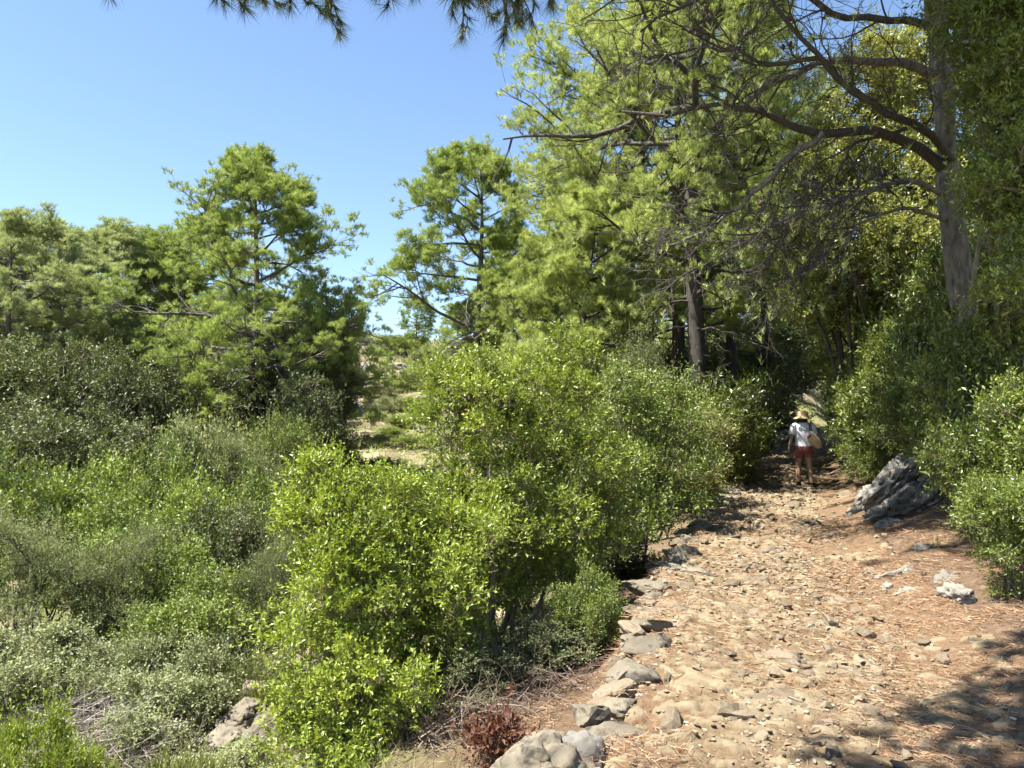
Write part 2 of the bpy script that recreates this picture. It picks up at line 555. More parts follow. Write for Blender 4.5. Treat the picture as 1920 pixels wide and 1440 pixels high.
# ------------------------------------------------------------------ path
def path_mat():
    m, nt, p = node_mat('stony_path')
    L = nt.links
    n1 = noise_node(nt, 5, 8, 0.7)
    r1 = ramp(nt, tone([(0.3, (0.165, 0.12, 0.07)), (0.5, (0.255, 0.2, 0.122)), (0.72, (0.35, 0.29, 0.195))], 0.9))
    L.new(n1.outputs["Fac"], r1.inputs[0])
    n2 = noise_node(nt, 30, 8, 0.78)
    r2 = ramp(nt, tone([(0.3, (0.09, 0.052, 0.029)), (0.5, (0.18, 0.115, 0.067)), (0.75, (0.29, 0.21, 0.13))], 0.9))
    L.new(n2.outputs["Fac"], r2.inputs[0])
    r3 = ramp(nt, tone([(0.3, (0.095, 0.062, 0.034)), (0.5, (0.178, 0.126, 0.073)), (0.75, (0.275, 0.205, 0.13))], 0.9))
    L.new(n2.outputs["Fac"], r3.inputs[0])
    a = nt.nodes.new("ShaderNodeAttribute")
    a.attribute_name = "litter"
    n4 = noise_node(nt, 1.3, 7, 0.7)
    add = nt.nodes.new("ShaderNodeMath")
    add.operation = 'ADD'
    L.new(a.outputs["Fac"], add.inputs[0])
    L.new(n4.outputs["Fac"], add.inputs[1])
    r4 = ramp(nt, [(0.46, (0, 0, 0)), (0.74, (1, 1, 1))])
    L.new(add.outputs[0], r4.inputs[0])
    mx = nt.nodes.new("ShaderNodeMix")
    mx.data_type = 'RGBA'
    L.new(r4.outputs[0], mx.inputs[0])
    L.new(r3.outputs[0], mx.inputs[6])
    L.new(r2.outputs[0], mx.inputs[7])
    pa = nt.nodes.new("ShaderNodeAttribute")
    pa.attribute_name = "pale"
    rp = ramp(nt, [(0.25, (0, 0, 0)), (0.6, (1, 1, 1))])
    L.new(pa.outputs["Fac"], rp.inputs[0])
    mp = nt.nodes.new("ShaderNodeMix")
    mp.data_type = 'RGBA'
    L.new(rp.outputs[0], mp.inputs[0])
    L.new(mx.outputs[2], mp.inputs[6])
    L.new(r1.outputs[0], mp.inputs[7])
    L.new(mp.outputs[2], p.inputs["Base Color"])
    p.inputs["Roughness"].default_value = 0.95
    p.inputs["Specular IOR Level"].default_value = 0.1
    n3 = noise_node(nt, 38, 8, 0.75)
    b = nt.nodes.new("ShaderNodeBump")
    b.inputs["Strength"].default_value = 0.7
    b.inputs["Distance"].default_value = 0.02
    L.new(n3.outputs["Fac"], b.inputs["Height"])
    L.new(b.outputs[0], p.inputs["Normal"])
    return m

py = axis(2.6, 9, 0.024, -4, 42, 1.022)
ps = np.linspace(-1.06, 1.16, 112)
PS, PY = np.meshgrid(ps, py)
xc, zp, hw = path_c(PY.ravel())
px = xc + PS.ravel() * hw + (fbm(xy0(PY.ravel() / 0.5, PY.ravel() * 0), 3, 91) * 0.09 + 0.05) * smooth(-0.3, -1, PS.ravel())
pz = path_z(px, PY.ravel())
edge = np.abs(PS.ravel() - 0.05)
pz = pz - 0.3 * smooth(1.0, 1.11, edge)
k = len(ps)
ii = (np.arange(len(py) - 1)[:, None] * k + np.arange(k - 1)[None, :]).ravel()
g = Geo()
g.add(np.stack([px, PY.ravel(), pz], -1), np.stack([ii, ii + 1, ii + k + 1, ii + k], -1))
me = g.mesh('path', path_mat(), True, False)
s = PS.ravel()
vattr(me, "litter", 0.42 * smooth(0.2, 0.75, s) + 0.3 * smooth(-0.5, -0.85, s) - 0.06)
vattr(me, "pale", path_stones(px, PY.ravel())[1])
path = tag(link('path', me), kind='structure')

# ------------------------------------------------------------------ rocks and stones
import bmesh
_ico = {}
def ico(sub):
    if sub not in _ico:
        bm = bmesh.new()
        bmesh.ops.create_icosphere(bm, subdivisions=sub, radius=1.0)
        V = np.array([v.co[:] for v in bm.verts])
        F = np.array([[v.index for v in f.verts] for f in bm.faces])
        bm.free()
        _ico[sub] = (V, F)
    return _ico[sub]

def rock_shape(seed, size, sub=3, cuts=9, rough=0.10, freq=2.2, cutd=(0.55, 0.9)):
    rng = np.random.default_rng(seed)
    V, F = ico(sub)
    V = V.copy()
    for c in range(cuts):
        n = nrm(rng.normal(size=3))
        d = rng.uniform(*cutd)
        h = V @ n - d
        V = V - np.clip(h, 0, None)[:, None] * n
    r = fbm(V * freq + seed * 3.7, 4, seed)
    cr = np.abs(fbm(V * freq * 0.8 + seed * 1.9 + 40, 3, seed + 7))
    bl = np.abs(fbm(V * freq * 2.6 + seed, 3, seed + 3))
    V = V * (1 + rough * r - rough * 1.5 * np.exp(-(cr / 0.09) ** 2) - rough * 0.9 * bl)[:, None]
    return V * np.array(size), F

def rock_mesh(name, mat, seed, size, **kw):
    g = Geo()
    V, F = rock_shape(seed, size, **kw)
    g.add(V, F)
    return g.mesh(name, mat, kw.get('sub', 3) >= 4, False)

def boulder(name, label, u, v, Y, size, seed, mat, rz=0.0, tilt=(0, 0), sink=0.3, loc=None, **kw):
    me = rock_mesh(name, mat, seed, size, **kw)
    if loc is None:
        p = at(u, v, Y)
        loc = (p[0], Y, float(ground_z(np.array([p[0]]), np.array([float(Y)]))[0]) + size[2] * (1 - 2 * sink))
    o = link(name, me, None, loc)
    o.rotation_euler = (tilt[0], tilt[1], rz)
    return tag(o, label, 'rock')

rng = np.random.default_rng(11)
# loose stones on the path: the 300 largest are stones of their own, the rest one mass of gravel
stone_me = [rock_mesh('stone', M['rock_tan'], 200 + i, (1, rng.uniform(0.65, 0.95), rng.uniform(0.4, 0.65)), sub=2, cuts=12, rough=0.14, cutd=(0.45, 0.8)) for i in range(14)]
cand = []
while len(cand) < 300:
    y = 2.6 + 15 * rng.random() ** 1.7
    s_ = np.clip(rng.normal(-0.05, 0.45), -0.98, 1.15)
    xc, zp, hw = path_c(y)
    cand.append((float(xc + s_ * hw), y))
for i, (x, y) in enumerate(cand):
    r = float(np.clip(rng.lognormal(-2.95, 0.45), 0.025, 0.14))
    if y > 8:
        r *= 1.35
    z = float(path_z(np.array([x]), np.array([y]))[0])
    o = link('stone', stone_me[i % 14], path, (x, y, z + r * 0.12))
    o.scale = (r, r, r)
    o.rotation_euler = (rng.normal(0, 0.25), rng.normal(0, 0.25), rng.uniform(0, 6.28))

# flat bedrock slabs that break through the path
slab_spots = [(1455, 1255, 0.42, 0.26, 0.10), (1460, 1340, 0.40, 0.2, 0.08), (1390, 1300, 0.22, 0.16, 0.08), (1600, 1120, 0.45, 0.3, 0.09), (1640, 1085, 0.3, 0.2, 0.08),
              (1420, 1170, 0.3, 0.2, 0.12), (1640, 1210, 0.32, 0.2, 0.12), (1500, 1072, 0.34, 0.2, 0.10), (1400, 1090, 0.4, 0.25, 0.08), (1440, 1040, 0.35, 0.22, 0.08),
              (1560, 1000, 0.4, 0.25, 0.1), (1380, 985, 0.45, 0.3, 0.12), (1480, 960, 0.4, 0.25, 0.1), (1360, 1010, 0.4, 0.2, 0.1), (1740, 1375, 0.22, 0.16, 0.08), (1835, 1425, 0.2, 0.15, 0.12),
              (1530, 1410, 0.14, 0.1, 0.07), (1390, 1385, 0.13, 0.1, 0.09), (1590, 935, 0.5, 0.3, 0.1), (1420, 925, 0.5, 0.3, 0.14), (1510, 1300, 0.1, 0.09, 0.08), (1405, 880, 0.7, 0.35, 0.16), (1470, 870, 0.8, 0.3, 0.14), (1430, 850, 0.7, 0.3, 0.16)]
def on_path(u, v):
    d = at(u, v, 1.0) - np.array([0, 0, CAM_Z])
    t = 3.0
    for _ in range(4000):
        p = np.array([0, 0, CAM_Z]) + d * t
        if p[2] <= path_c(p[1])[1]:
            break
        t += 0.02
    return p
for i, (u, v, a, b, h) in enumerate(slab_spots):
    p = on_path(u, v)
    z = float(path_z(p[:1], p[1:2])[0])
    o = link('stone_slab', rock_mesh('stone_slab', M['rock_tan'], 400 + i, (a * 0.62, b * 0.75, h * 1.1), sub=4, cuts=11, rough=0.2, freq=3.0, cutd=(0.45, 0.85)), path, (p[0], p[1], z - h * 0.55))
    o.rotation_euler = (rng.normal(0, 0.1), rng.normal(0, 0.1), rng.normal(0.2, 0.4))

# kerb of rough stones along the drop
edge_spots = [(1185, 1292, 0.30, 0.22, 0.24), (1205, 1232, 0.32, 0.2, 0.2), (1240, 1195, 0.30, 0.2, 0.14), (1225, 1165, 0.22, 0.16, 0.16), (1280, 1160, 0.22, 0.15, 0.1), (1225, 1118, 0.34, 0.24, 0.18), (1290, 1120, 0.25, 0.2, 0.1),
              (1250, 1080, 0.34, 0.24, 0.2), (1300, 1085, 0.3, 0.2, 0.12), (1275, 1050, 0.36, 0.22, 0.24), (1285, 1022, 0.3, 0.2, 0.22), (1310, 1000, 0.4, 0.24, 0.2), (1335, 968, 0.45, 0.3, 0.26), (1345, 945, 0.4, 0.3, 0.24), (1365, 925, 0.5, 0.3, 0.28), (1390, 900, 0.55, 0.35, 0.28),
              (1410, 878, 0.55, 0.4, 0.28), (1150, 1345, 0.16, 0.11, 0.12), (1270, 1270, 0.05, 0.07, 0.1)]
for i, (u, v, a, b, h) in enumerate(edge_spots):
    p = on_path(u, v)
    z = float(path_c(p[1])[1])
    o = link('edge_stone', rock_mesh('edge_stone', M['rock'], 470 + i, (a * 1.15, b * 1.2, h * 0.6), sub=4, cuts=22, rough=0.1, freq=2.6, cutd=(0.38, 0.72)), path, (p[0] + 0.02, p[1], z + 0.06))
    o.rotation_euler = (rng.normal(0, 0.12), rng.normal(0.08, 0.1), rng.normal(0.15, 0.3))

yk = 3.9
while yk < 17:
    xk, zk, hk = (float(q) for q in path_c(yk))
    a, b, h = rng.uniform(0.13, 0.24), rng.uniform(0.12, 0.2), rng.uniform(0.07, 0.12)
    o = link('edge_stone', rock_mesh('edge_stone', M['rock_tan'] if rng.random() < 0.5 else M['rock'], int(900 + yk * 20), (a, b, h), sub=3, cuts=20, rough=0.1, freq=2.4, cutd=(0.4, 0.75)), path, (xk - hk * 0.97 + rng.normal(0, 0.07), yk, zk + 0.05 + rng.normal(0, 0.02)))
    o.rotation_euler = (rng.normal(0, 0.1), rng.normal(0.06, 0.1), rng.normal(0.2, 0.4))
    yk += b * 1.6
# gravel too small to pick apart
def pebbles(n, ymin, ymax, rlo, rhi, seed, pw=1.6):
    rng = np.random.default_rng(seed)
    y = ymin + (ymax - ymin) * rng.random(n) ** pw
    s_ = np.clip(rng.normal(-0.08, 0.5, n), -1.0, 1.1)
    xc, zp, hw = path_c(y)
    x = xc + s_ * hw
    dens = fbm(xy0(x / 0.6, y / 0.6), 3, 88)
    keep = dens + rng.normal(0, 0.4, n) > -0.25
    x, y = x[keep], y[keep]
    n = len(x)
    z = path_z(x, y)
    r = np.exp(rng.uniform(np.log(rlo), np.log(rhi), n)) * (0.7 + 0.06 * y)
    V, F = ico(1)
    V = V[None] * rng.uniform(0.55, 1.3, (n, len(V), 1))
    V = V * np.stack([np.ones(n), rng.uniform(0.6, 1, n), rng.uniform(0.35, 0.7, n)], -1)[:, None, :]
    a = rng.uniform(0, 6.28, n)
    c, s2 = np.cos(a)[:, None], np.sin(a)[:, None]
    X = V[..., 0] * c - V[..., 1] * s2
    Yy = V[..., 0] * s2 + V[..., 1] * c
    V = np.stack([X, Yy, V[..., 2]], -1) * r[:, None, None] + np.stack([x, y, z + r * 0.2], -1)[:, None, :]
    nv = V.shape[1]
    Fa = (F[None] + (np.arange(n) * nv)[:, None, None]).reshape(-1, 3)
    return V.reshape(-1, 3), Fa, np.repeat(rng.random(n), len(F))
def gravel_mat():
    m, nt, p = node_mat('gravel')
    a = nt.nodes.new("ShaderNodeAttribute")
    a.attribute_name = "rnd"
    r = ramp(nt, tone([(0.0, (0.18, 0.12, 0.07)), (0.4, (0.31, 0.235, 0.145)), (0.85, (0.42, 0.345, 0.24)), (1.0, (0.5, 0.44, 0.34))], 0.9))
    nt.links.new(a.outputs["Fac"], r.inputs[0])
    n = noise_node(nt, 40, 6, 0.7)
    mx = nt.nodes.new("ShaderNodeMix")
    mx.data_type = 'RGBA'
    mx.blend_type = 'MULTIPLY'
    mx.inputs[0].default_value = 0.5
    nt.links.new(r.outputs[0], mx.inputs[6])
    nt.links.new(n.outputs["Fac"], mx.inputs[7])
    nt.links.new(mx.outputs[2], p.inputs["Base Color"])
    p.inputs["Roughness"].default_value = 0.95
    p.inputs["Specular IOR Level"].default_value = 0.1
    return m
g = Geo()
for a in ((6000, 2.4, 9, 0.007, 0.024, 1, 1.3), (2200, 7, 24, 0.012, 0.03, 2, 1.3)):
    V, F, r = pebbles(*a)
    g.add(V, F, r)
tag(link('gravel', g.mesh('gravel', gravel_mat()), path), kind='stuff')

# brown pine needles lying on the path and its margins
def litter(n, seed):
    rng = np.random.default_rng(seed)
    y = 2.4 + 10 * rng.random(n) ** 1.8
    s_ = np.where(rng.random(n) < 0.55, rng.uniform(0.2, 2.1, n), rng.uniform(-1.6, 0.5, n))
    xc, zp, hw = path_c(y)
    x = xc + s_ * hw
    keep = fbm(xy0(x / 0.5, y / 0.5), 3, 61) + rng.normal(0, 0.3, n) > -0.2
    x, y, s_ = x[keep], y[keep], s_[keep]
    n = len(x)
    z = np.where((s_ > -1.04) & (s_ < 1.08), path_z(x, y), ground_z(x, y)) + rng.uniform(0.002, 0.02, n)
    a = rng.uniform(0, 6.28, n)
    D = nrm(np.stack([np.cos(a), np.sin(a), rng.normal(0, 0.12, n)], -1))
    return np.stack([x, y, z], -1), D, rng
g = Geo()
P_, D_, rg = litter(70000, 5)
needles(g, P_, D_, rg.uniform(0.06, 0.12, len(P_)), rg.uniform(0.0025, 0.0045, len(P_)) * (0.8 + P_[:, 1] * 0.09), rg, rg.random(len(P_)))
tag(link('pine_needle_litter', g.mesh('pine_needle_litter', M['litter']), path), kind='stuff')

# boulders
def zc(p, dz=0.0):
    return (float(p[0]), float(p[1]), float(p[2]) + dz)
boulder('boulder', 'big pale boulder with a dark shadow patch at the bottom edge of the picture', 0, 0, 0, (0.36, 0.28, 0.24), 21, M['rock'], 0.2, (0.1, 0.12), loc=zc(at(1000, 1475, 3.55)), sub=5, cuts=8, rough=0.12)
boulder('boulder', 'broken grey rock wedged between the pale boulder and the path', 0, 0, 0, (0.16, 0.14, 0.17), 22, M['rock_dark'], 0.8, loc=zc(at(1090, 1440, 3.6)), sub=4, cuts=11, rough=0.1)
boulder('rock_outcrop', 'pointed grey outcrop slanting up beside the path near the walker', 0, 0, 0, (0.85, 0.36, 0.3), 37, M['rock_dark'], -0.1, (0.1, -0.72), loc=zc(at(1672, 905, 12.4)), sub=5, cuts=10, rough=0.2, freq=2.6, cutd=(0.45, 0.85))
boulder('rock_outcrop', 'craggy lower grey outcrop just in front of the pointed one', 0, 0, 0, (0.78, 0.42, 0.36), 45, M['rock_dark'], 0.1, (0.1, -0.4), loc=zc(at(1705, 955, 11.6)), sub=5, cuts=9, rough=0.22, freq=3.0)
boulder('rock_outcrop', 'dark broken end of the outcrop under the leafy bush', 0, 0, 0, (0.42, 0.34, 0.4), 49, M['rock_dark'], 0.6, (0.2, 0.2), loc=zc(at(1752, 935, 11.7)), sub=5, cuts=9, rough=0.22, freq=3.0)
boulder('boulder', 'small flat grey rock at the foot of the outcrop', 0, 0, 0, (0.25, 0.16, 0.14), 46, M['rock_dark'], 0.1, loc=zc(at(1672, 990, 11.0)), sub=4)
boulder('boulder', 'rounded grey rock on the outcrop slope above the path bend', 0, 0, 0, (0.45, 0.3, 0.22), 47, M['rock_dark'], 0.5, loc=zc(at(1640, 930, 12.6)), sub=4)
for i, (u, v, a, b, h, lab) in enumerate([
        (1700, 1060, 0.34, 0.2, 0.14, 'long white rock in the bank, upper one of the pale row'),
        (1735, 1020, 0.2, 0.14, 0.12, 'small white rock in the bank just below the grey outcrop'),
        (1785, 1070, 0.22, 0.15, 0.14, 'white rock in the bank under the overhanging leafy bush'),
        (1800, 1098, 0.18, 0.12, 0.12, 'low white rock beside the grass tuft on the bank'),
        (1705, 1105, 0.2, 0.14, 0.10, 'white rock lying lowest on the bank at the path margin'),
        (1665, 1095, 0.1, 0.08, 0.07, 'fist sized pale rock next to the lowest white bank rock'),
        (1810, 1150, 0.12, 0.08, 0.05, 'thin white rock half buried in brown needles')]):
    Y = 1.55 / ((v - 790) / FPX)
    p = at(u, v, Y)
    for _ in range(6):
        zg = float(ground_z(p[:1], p[1:2])[0])
        if zg > p[2]:
            Y *= 0.95
        p = at(u, v, Y)
    boulder('boulder', lab, 0, 0, 0, (a, b, h), 60 + i, M['rock_white'], rng.normal(0.4, 0.2), loc=zc(p, -h * 0.8), sub=4, cuts=9, rough=0.24)
boulder('boulder', 'large layered pale rock in the scrub below the path', 0, 0, 0, (0.36, 0.3, 0.2), 71, M['rock'], 0.3, (0, -0.12), loc=zc(at(462, 1345, 8.6)), sub=5, cuts=8, rough=0.14, freq=2.2)
boulder('boulder', 'lower pale rock in front of the layered rock in the scrub', 0, 0, 0, (0.24, 0.2, 0.13), 72, M['rock'], 0.9, loc=zc(at(430, 1378, 8.2)), sub=4, cuts=9, rough=0.12)
boulder('boulder', 'small pale rock at the foot of the layered rock in the scrub', 0, 0, 0, (0.15, 0.13, 0.1), 73, M['rock'], 0.2, loc=zc(at(468, 1388, 8.1)), sub=4)
boulder('boulder', 'pale rock half hidden by leaves above the layered rock', 0, 0, 0, (0.2, 0.16, 0.16), 74, M['rock'], 0.5, loc=zc(at(478, 1298, 9.3)), sub=4)
boulder('boulder', 'grey rock tucked under the big green mastic bush', 0, 0, 0, (0.2, 0.2, 0.2), 75, M['rock'], 0.5, loc=zc(at(500, 1365, 7.9)), sub=4)
# white outcrops on the far clearing
far_rocks = [(690, 697, 57, 0.9, 0.6, 'white outcrop highest in the cluster on the far clearing'), (668, 712, 55, 0.7, 0.6, 'grey white outcrop against the dark trees on the far clearing'),
             (700, 735, 52, 1.3, 0.4, 'long pale ledge across the middle of the far clearing'), (672, 745, 50, 0.8, 0.5, 'pale rock at the lower end of the far ledge'),
             (668, 770, 46, 0.6, 0.35, 'half shaded rock at the foot of the far clearing'), (742, 690, 56, 0.9, 0.5, 'grey outcrop among bushes on the far slope beside the pine'),
             (770, 697, 55, 0.7, 0.4, 'grey rock behind bare pine twigs on the far slope'), (683, 640, 64, 0.9, 0.4, 'pale rock on the skyline of the far clearing'),
             (797, 752, 46, 0.6, 0.4, 'white rock under the lowest bare pine branches'), (688, 812, 38, 0.5, 0.2, 'flat pale rock on the sunny slope above the shaded gully'),
             (790, 808, 37, 0.35, 0.3, 'small rock on the sunny slope beside the green bush'), (660, 730, 52, 0.5, 0.5, 'small pale rock wedged beside the dark evergreen on the slope')]
for i, (u, v, Y, a, h, lab) in enumerate(far_rocks):
    x = float(at(u, v, Y)[0])
    # walk along the view ray to the slope
    yy = 20.0
    while yy < 90:
        p = at(u, v, yy)
        if p[2] < float(ground_z(p[:1], p[1:2])[0]):
            break
        yy += 0.3
    boulder('boulder', lab, 0, 0, 0, (a, a * 0.7, h), 90 + i, M['rock_white'], rng.uniform(-0.4, 0.4), loc=zc(p), sub=4, cuts=10, rough=0.14, freq=2.6)

# ------------------------------------------------------------------ vegetation builders
UP = np.array([0, 0, 1.0])

def leaf_normals(rng, D, jit=0.5):
    n = UP[None, :] + rng.normal(size=D.shape) * jit
    n = n - (n * D).sum(1, keepdims=True) * D
    return nrm(n)

def bush_geo(seed, lobes, ncl, nsh, nlf, L, W, shoot=0.2, cr=0.12, upb=0.4, stems=8, stem_r=0.02, base_r=0.25, jit=0.7, shell=0.32, leaf_t0=0.15, fine=True, spread=0.9, floor=None, stemz=0.0, bases=None):
    """leafy bush: clumps of leafy shoots through the volume of the lobes (cx,cy,cz,rx,ry,rz), each reached by its own branch"""
    rng = np.random.default_rng(seed)
    lobes = np.array(lobes, float)
    w = (lobes[:, 3] * lobes[:, 4] * lobes[:, 5]) ** (2 / 3)
    li = rng.choice(len(lobes), size=ncl * 4, p=w / w.sum())
    d = nrm(rng.normal(size=(ncl * 4, 3)))
    rad = shell + (1 - shell) * rng.random(ncl * 4) ** 0.6
    rad *= 1 + 0.35 * fbm(d * 2.4 + li[:, None] * 5.0, 3, seed)
    C = lobes[li, :3] + d * rad[:, None] * lobes[li, 3:]
    deep = np.zeros(len(C), bool)
    for q in lobes:
        deep |= np.linalg.norm((C - q[:3]) / q[3:], axis=1) < shell * 0.85
    ok = ~deep & (C[:, 2] > 0.05 if floor is None else C[:, 2] > floor)
    C, O, li = C[ok][:ncl], d[ok][:ncl], li[ok][:ncl]
    n = len(C)
    wood, leaf = Geo(), Geo()
    # stems from the base
    si = rng.choice(n, size=min(stems, n), replace=False)
    if bases is None:
        a = rng.uniform(0, 6.28, len(si))
        b = np.stack([np.cos(a) * base_r * rng.random(len(si)), np.sin(a) * base_r * rng.random(len(si)), np.full(len(si), -0.15)], -1)
    else:
        b = np.array(bases, float)[rng.integers(0, len(bases), len(si))] + rng.normal(size=(len(si), 3)) * [0.03, 0.03, 0]
    tt = np.linspace(0, 1, 9)[None, :, None]
    top = lobes[li[si], :3] * 0.35 + C[si] * 0.65
    mid = b * 0.6 + top * 0.4 + np.array([0, 0, 0.15]) + rng.normal(size=b.shape) * 0.12 * np.linalg.norm(top - b, axis=1, keepdims=True)
    S = (1 - tt) ** 2 * b[:, None] + 2 * tt * (1 - tt) * mid[:, None] + tt ** 2 * top[:, None]
    S[:, 1:-1] += rng.normal(size=S[:, 1:-1].shape) * 0.025
    tubes(wood, S, stem_r * rng.uniform(0.6, 1.3, len(si))[:, None] * np.linspace(1, 0.3, 9)[None], 6)
    # a branch to each clump from the nearest stem point
    flat = S[:, 2:].reshape(-1, 3)
    best = np.empty(n, int)
    for q in range(0, n, 400):
        dd = np.linalg.norm(C[q:q + 400, None] - flat[None] + np.array([0, 0, -0.15]), axis=2)
        best[q:q + 400] = dd.argmin(1)
    s0 = flat[best]
    tt = np.linspace(0, 1, 5)[None, :, None]
    m1 = (s0 + C) / 2 + rng.normal(size=C.shape) * 0.1 * np.linalg.norm(C - s0, axis=1, keepdims=True) - np.array([0, 0, 0.05])
    Bc = (1 - tt) ** 2 * s0[:, None] + 2 * tt * (1 - tt) * m1[:, None] + tt ** 2 * C[:, None]
    tubes(wood, Bc, stem_r * 0.32 * np.linspace(1, 0.35, 5)[None] * np.ones((n, 1)), 3)
    # shoots: each clump is a small dome of them, outward and up
    ci = np.repeat(np.arange(n), nsh)
    cs = rng.uniform(0.5, 1.5, n)[ci]
    dirs = nrm(rng.normal(size=(len(ci), 3)) + (O[ci] * 0.55 + UP * 0.5) * 0.9)
    P0 = C[ci] + dirs * (cr * cs * rng.random(len(ci)) ** 0.4)[:, None] * np.array([1, 1, 0.75])
    D = nrm(dirs * 0.7 + UP * upb + rng.normal(size=dirs.shape) * 0.35 * spread)
    SL = shoot * rng.uniform(0.5, 1.3, len(ci))
    SL = np.where(rng.random(len(ci)) < 0.12, SL * 2.2, SL)
    if fine:
        needles(wood, P0 - D * 0.06, D, SL + 0.06, np.full(len(ci), W * 0.22), rng, rng.random(len(ci)))
    # leaves along the shoots
    k = np.repeat(np.arange(len(ci)), nlf)
    t = leaf_t0 + (1 - leaf_t0) * (np.tile(np.arange(nlf), len(ci)) + rng.random(len(k))) / nlf
    ang = np.tile(np.arange(nlf), len(ci)) * 2.4 + rng.uniform(0, 0.8, len(k))
    ref = nrm(np.cross(D, nrm(rng.normal(size=D.shape))))
    ref2 = np.cross(D, ref)
    radial = ref[k] * np.cos(ang)[:, None] + ref2[k] * np.sin(ang)[:, None]
    LD = nrm(D[k] * (0.35 + 0.5 * t[:, None]) + radial * 0.8 + rng.normal(size=radial.shape) * 0.2)
    LP = P0[k] + D[k] * (SL[k] * t)[:, None]
    ll = L * rng.uniform(0.45, 1.35, len(k))
    crnd = np.clip(0.5 + 0.22 * fbm(C * 1.1, 2, seed + 3) + rng.normal(0, 0.1, n), 0, 1)
    r = np.clip(crnd[ci[k]] * 0.62 + 0.3 * rng.random(len(k)) + 0.16 * (t - 0.5) , 0, 1)
    leaves(leaf, LP, LD, leaf_normals(rng, LD, jit), ll, ll * W / L * rng.uniform(0.8, 1.15, len(k)), 0.18, r)
    return wood, leaf

def dome(h, r, k, seed, low=0.25, jit=0.35):
    """lobes of a ragged bush of height h and radius r: uneven limbs of foliage with gaps between"""
    rng = np.random.default_rng(seed)
    out = [(0, 0, h * 0.42, r * 0.5, r * 0.5, h * 0.32)]
    for i in range(k + 4):
        a = i * 2.4 + rng.uniform(-0.5, 0.5)
        e = rng.uniform(0.1, 1.0)
        q = rng.uniform(0.2, 0.42)
        rr = r * rng.uniform(0.5, 0.85) * (1.08 - 0.55 * e)
        out.append((np.cos(a) * rr, np.sin(a) * rr, h * (low + (0.86 - low) * e), r * q, r * q, h * q * rng.uniform(0.35, 0.6)))
    for i in range(3):
        a = rng.uniform(0, 6.28)
        out.append((np.cos(a) * r * 0.3, np.sin(a) * r * 0.3, h * rng.uniform(0.8, 0.95), r * 0.16, r * 0.16, h * 0.14))
    return out

def make_bush(name, label, loc, geo_or_mesh, mats, rz=0.0, sc_=1.0, group=None, cat='shrub'):
    if isinstance(geo_or_mesh[0], Geo):
        geo_or_mesh = (geo_or_mesh[0].mesh('stem', mats[0]), geo_or_mesh[1].mesh('foliage', mats[1]))
    s = sc_ if isinstance(sc_, tuple) else (sc_, sc_, sc_)
    t = thing(name, label, cat, loc, rz, group, s)
    link('stem', geo_or_mesh[0], t)
    link('foliage', geo_or_mesh[1], t)
    return t

def gz1(x, y):
    return float(ground_z(np.array([float(x)]), np.array([float(y)]))[0])

# ---- pines
def needle_tufts(rng, geo, P, D, nn, NL, NW, slen=0.1, rnd=None, splay=0.75):
    """tufts of needles at shoot origins P along D"""
    n = len(P)
    k = np.repeat(np.arange(n), nn)
    t = rng.random(len(k))
    r = rng.normal(size=(len(k), 3))
    r = nrm(r - (r * D[k]).sum(1, keepdims=True) * D[k])
    ND = nrm(D[k] * rng.uniform(0.45, 1.0, len(k))[:, None] + r * splay * rng.uniform(0.5, 1.1, len(k))[:, None])
    NP = P[k] + D[k] * (t * slen)[:, None]
    base = rng.random(n) if rnd is None else rnd
    rr = np.clip(base[k] * 0.7 + 0.3 * rng.random(len(k)), 0, 0.97)
    needles(geo, NP, ND, NL * rng.uniform(0.7, 1.15, len(k)), np.full(len(k), NW) * rng.uniform(0.7, 1.2, len(k)), rng, rr)

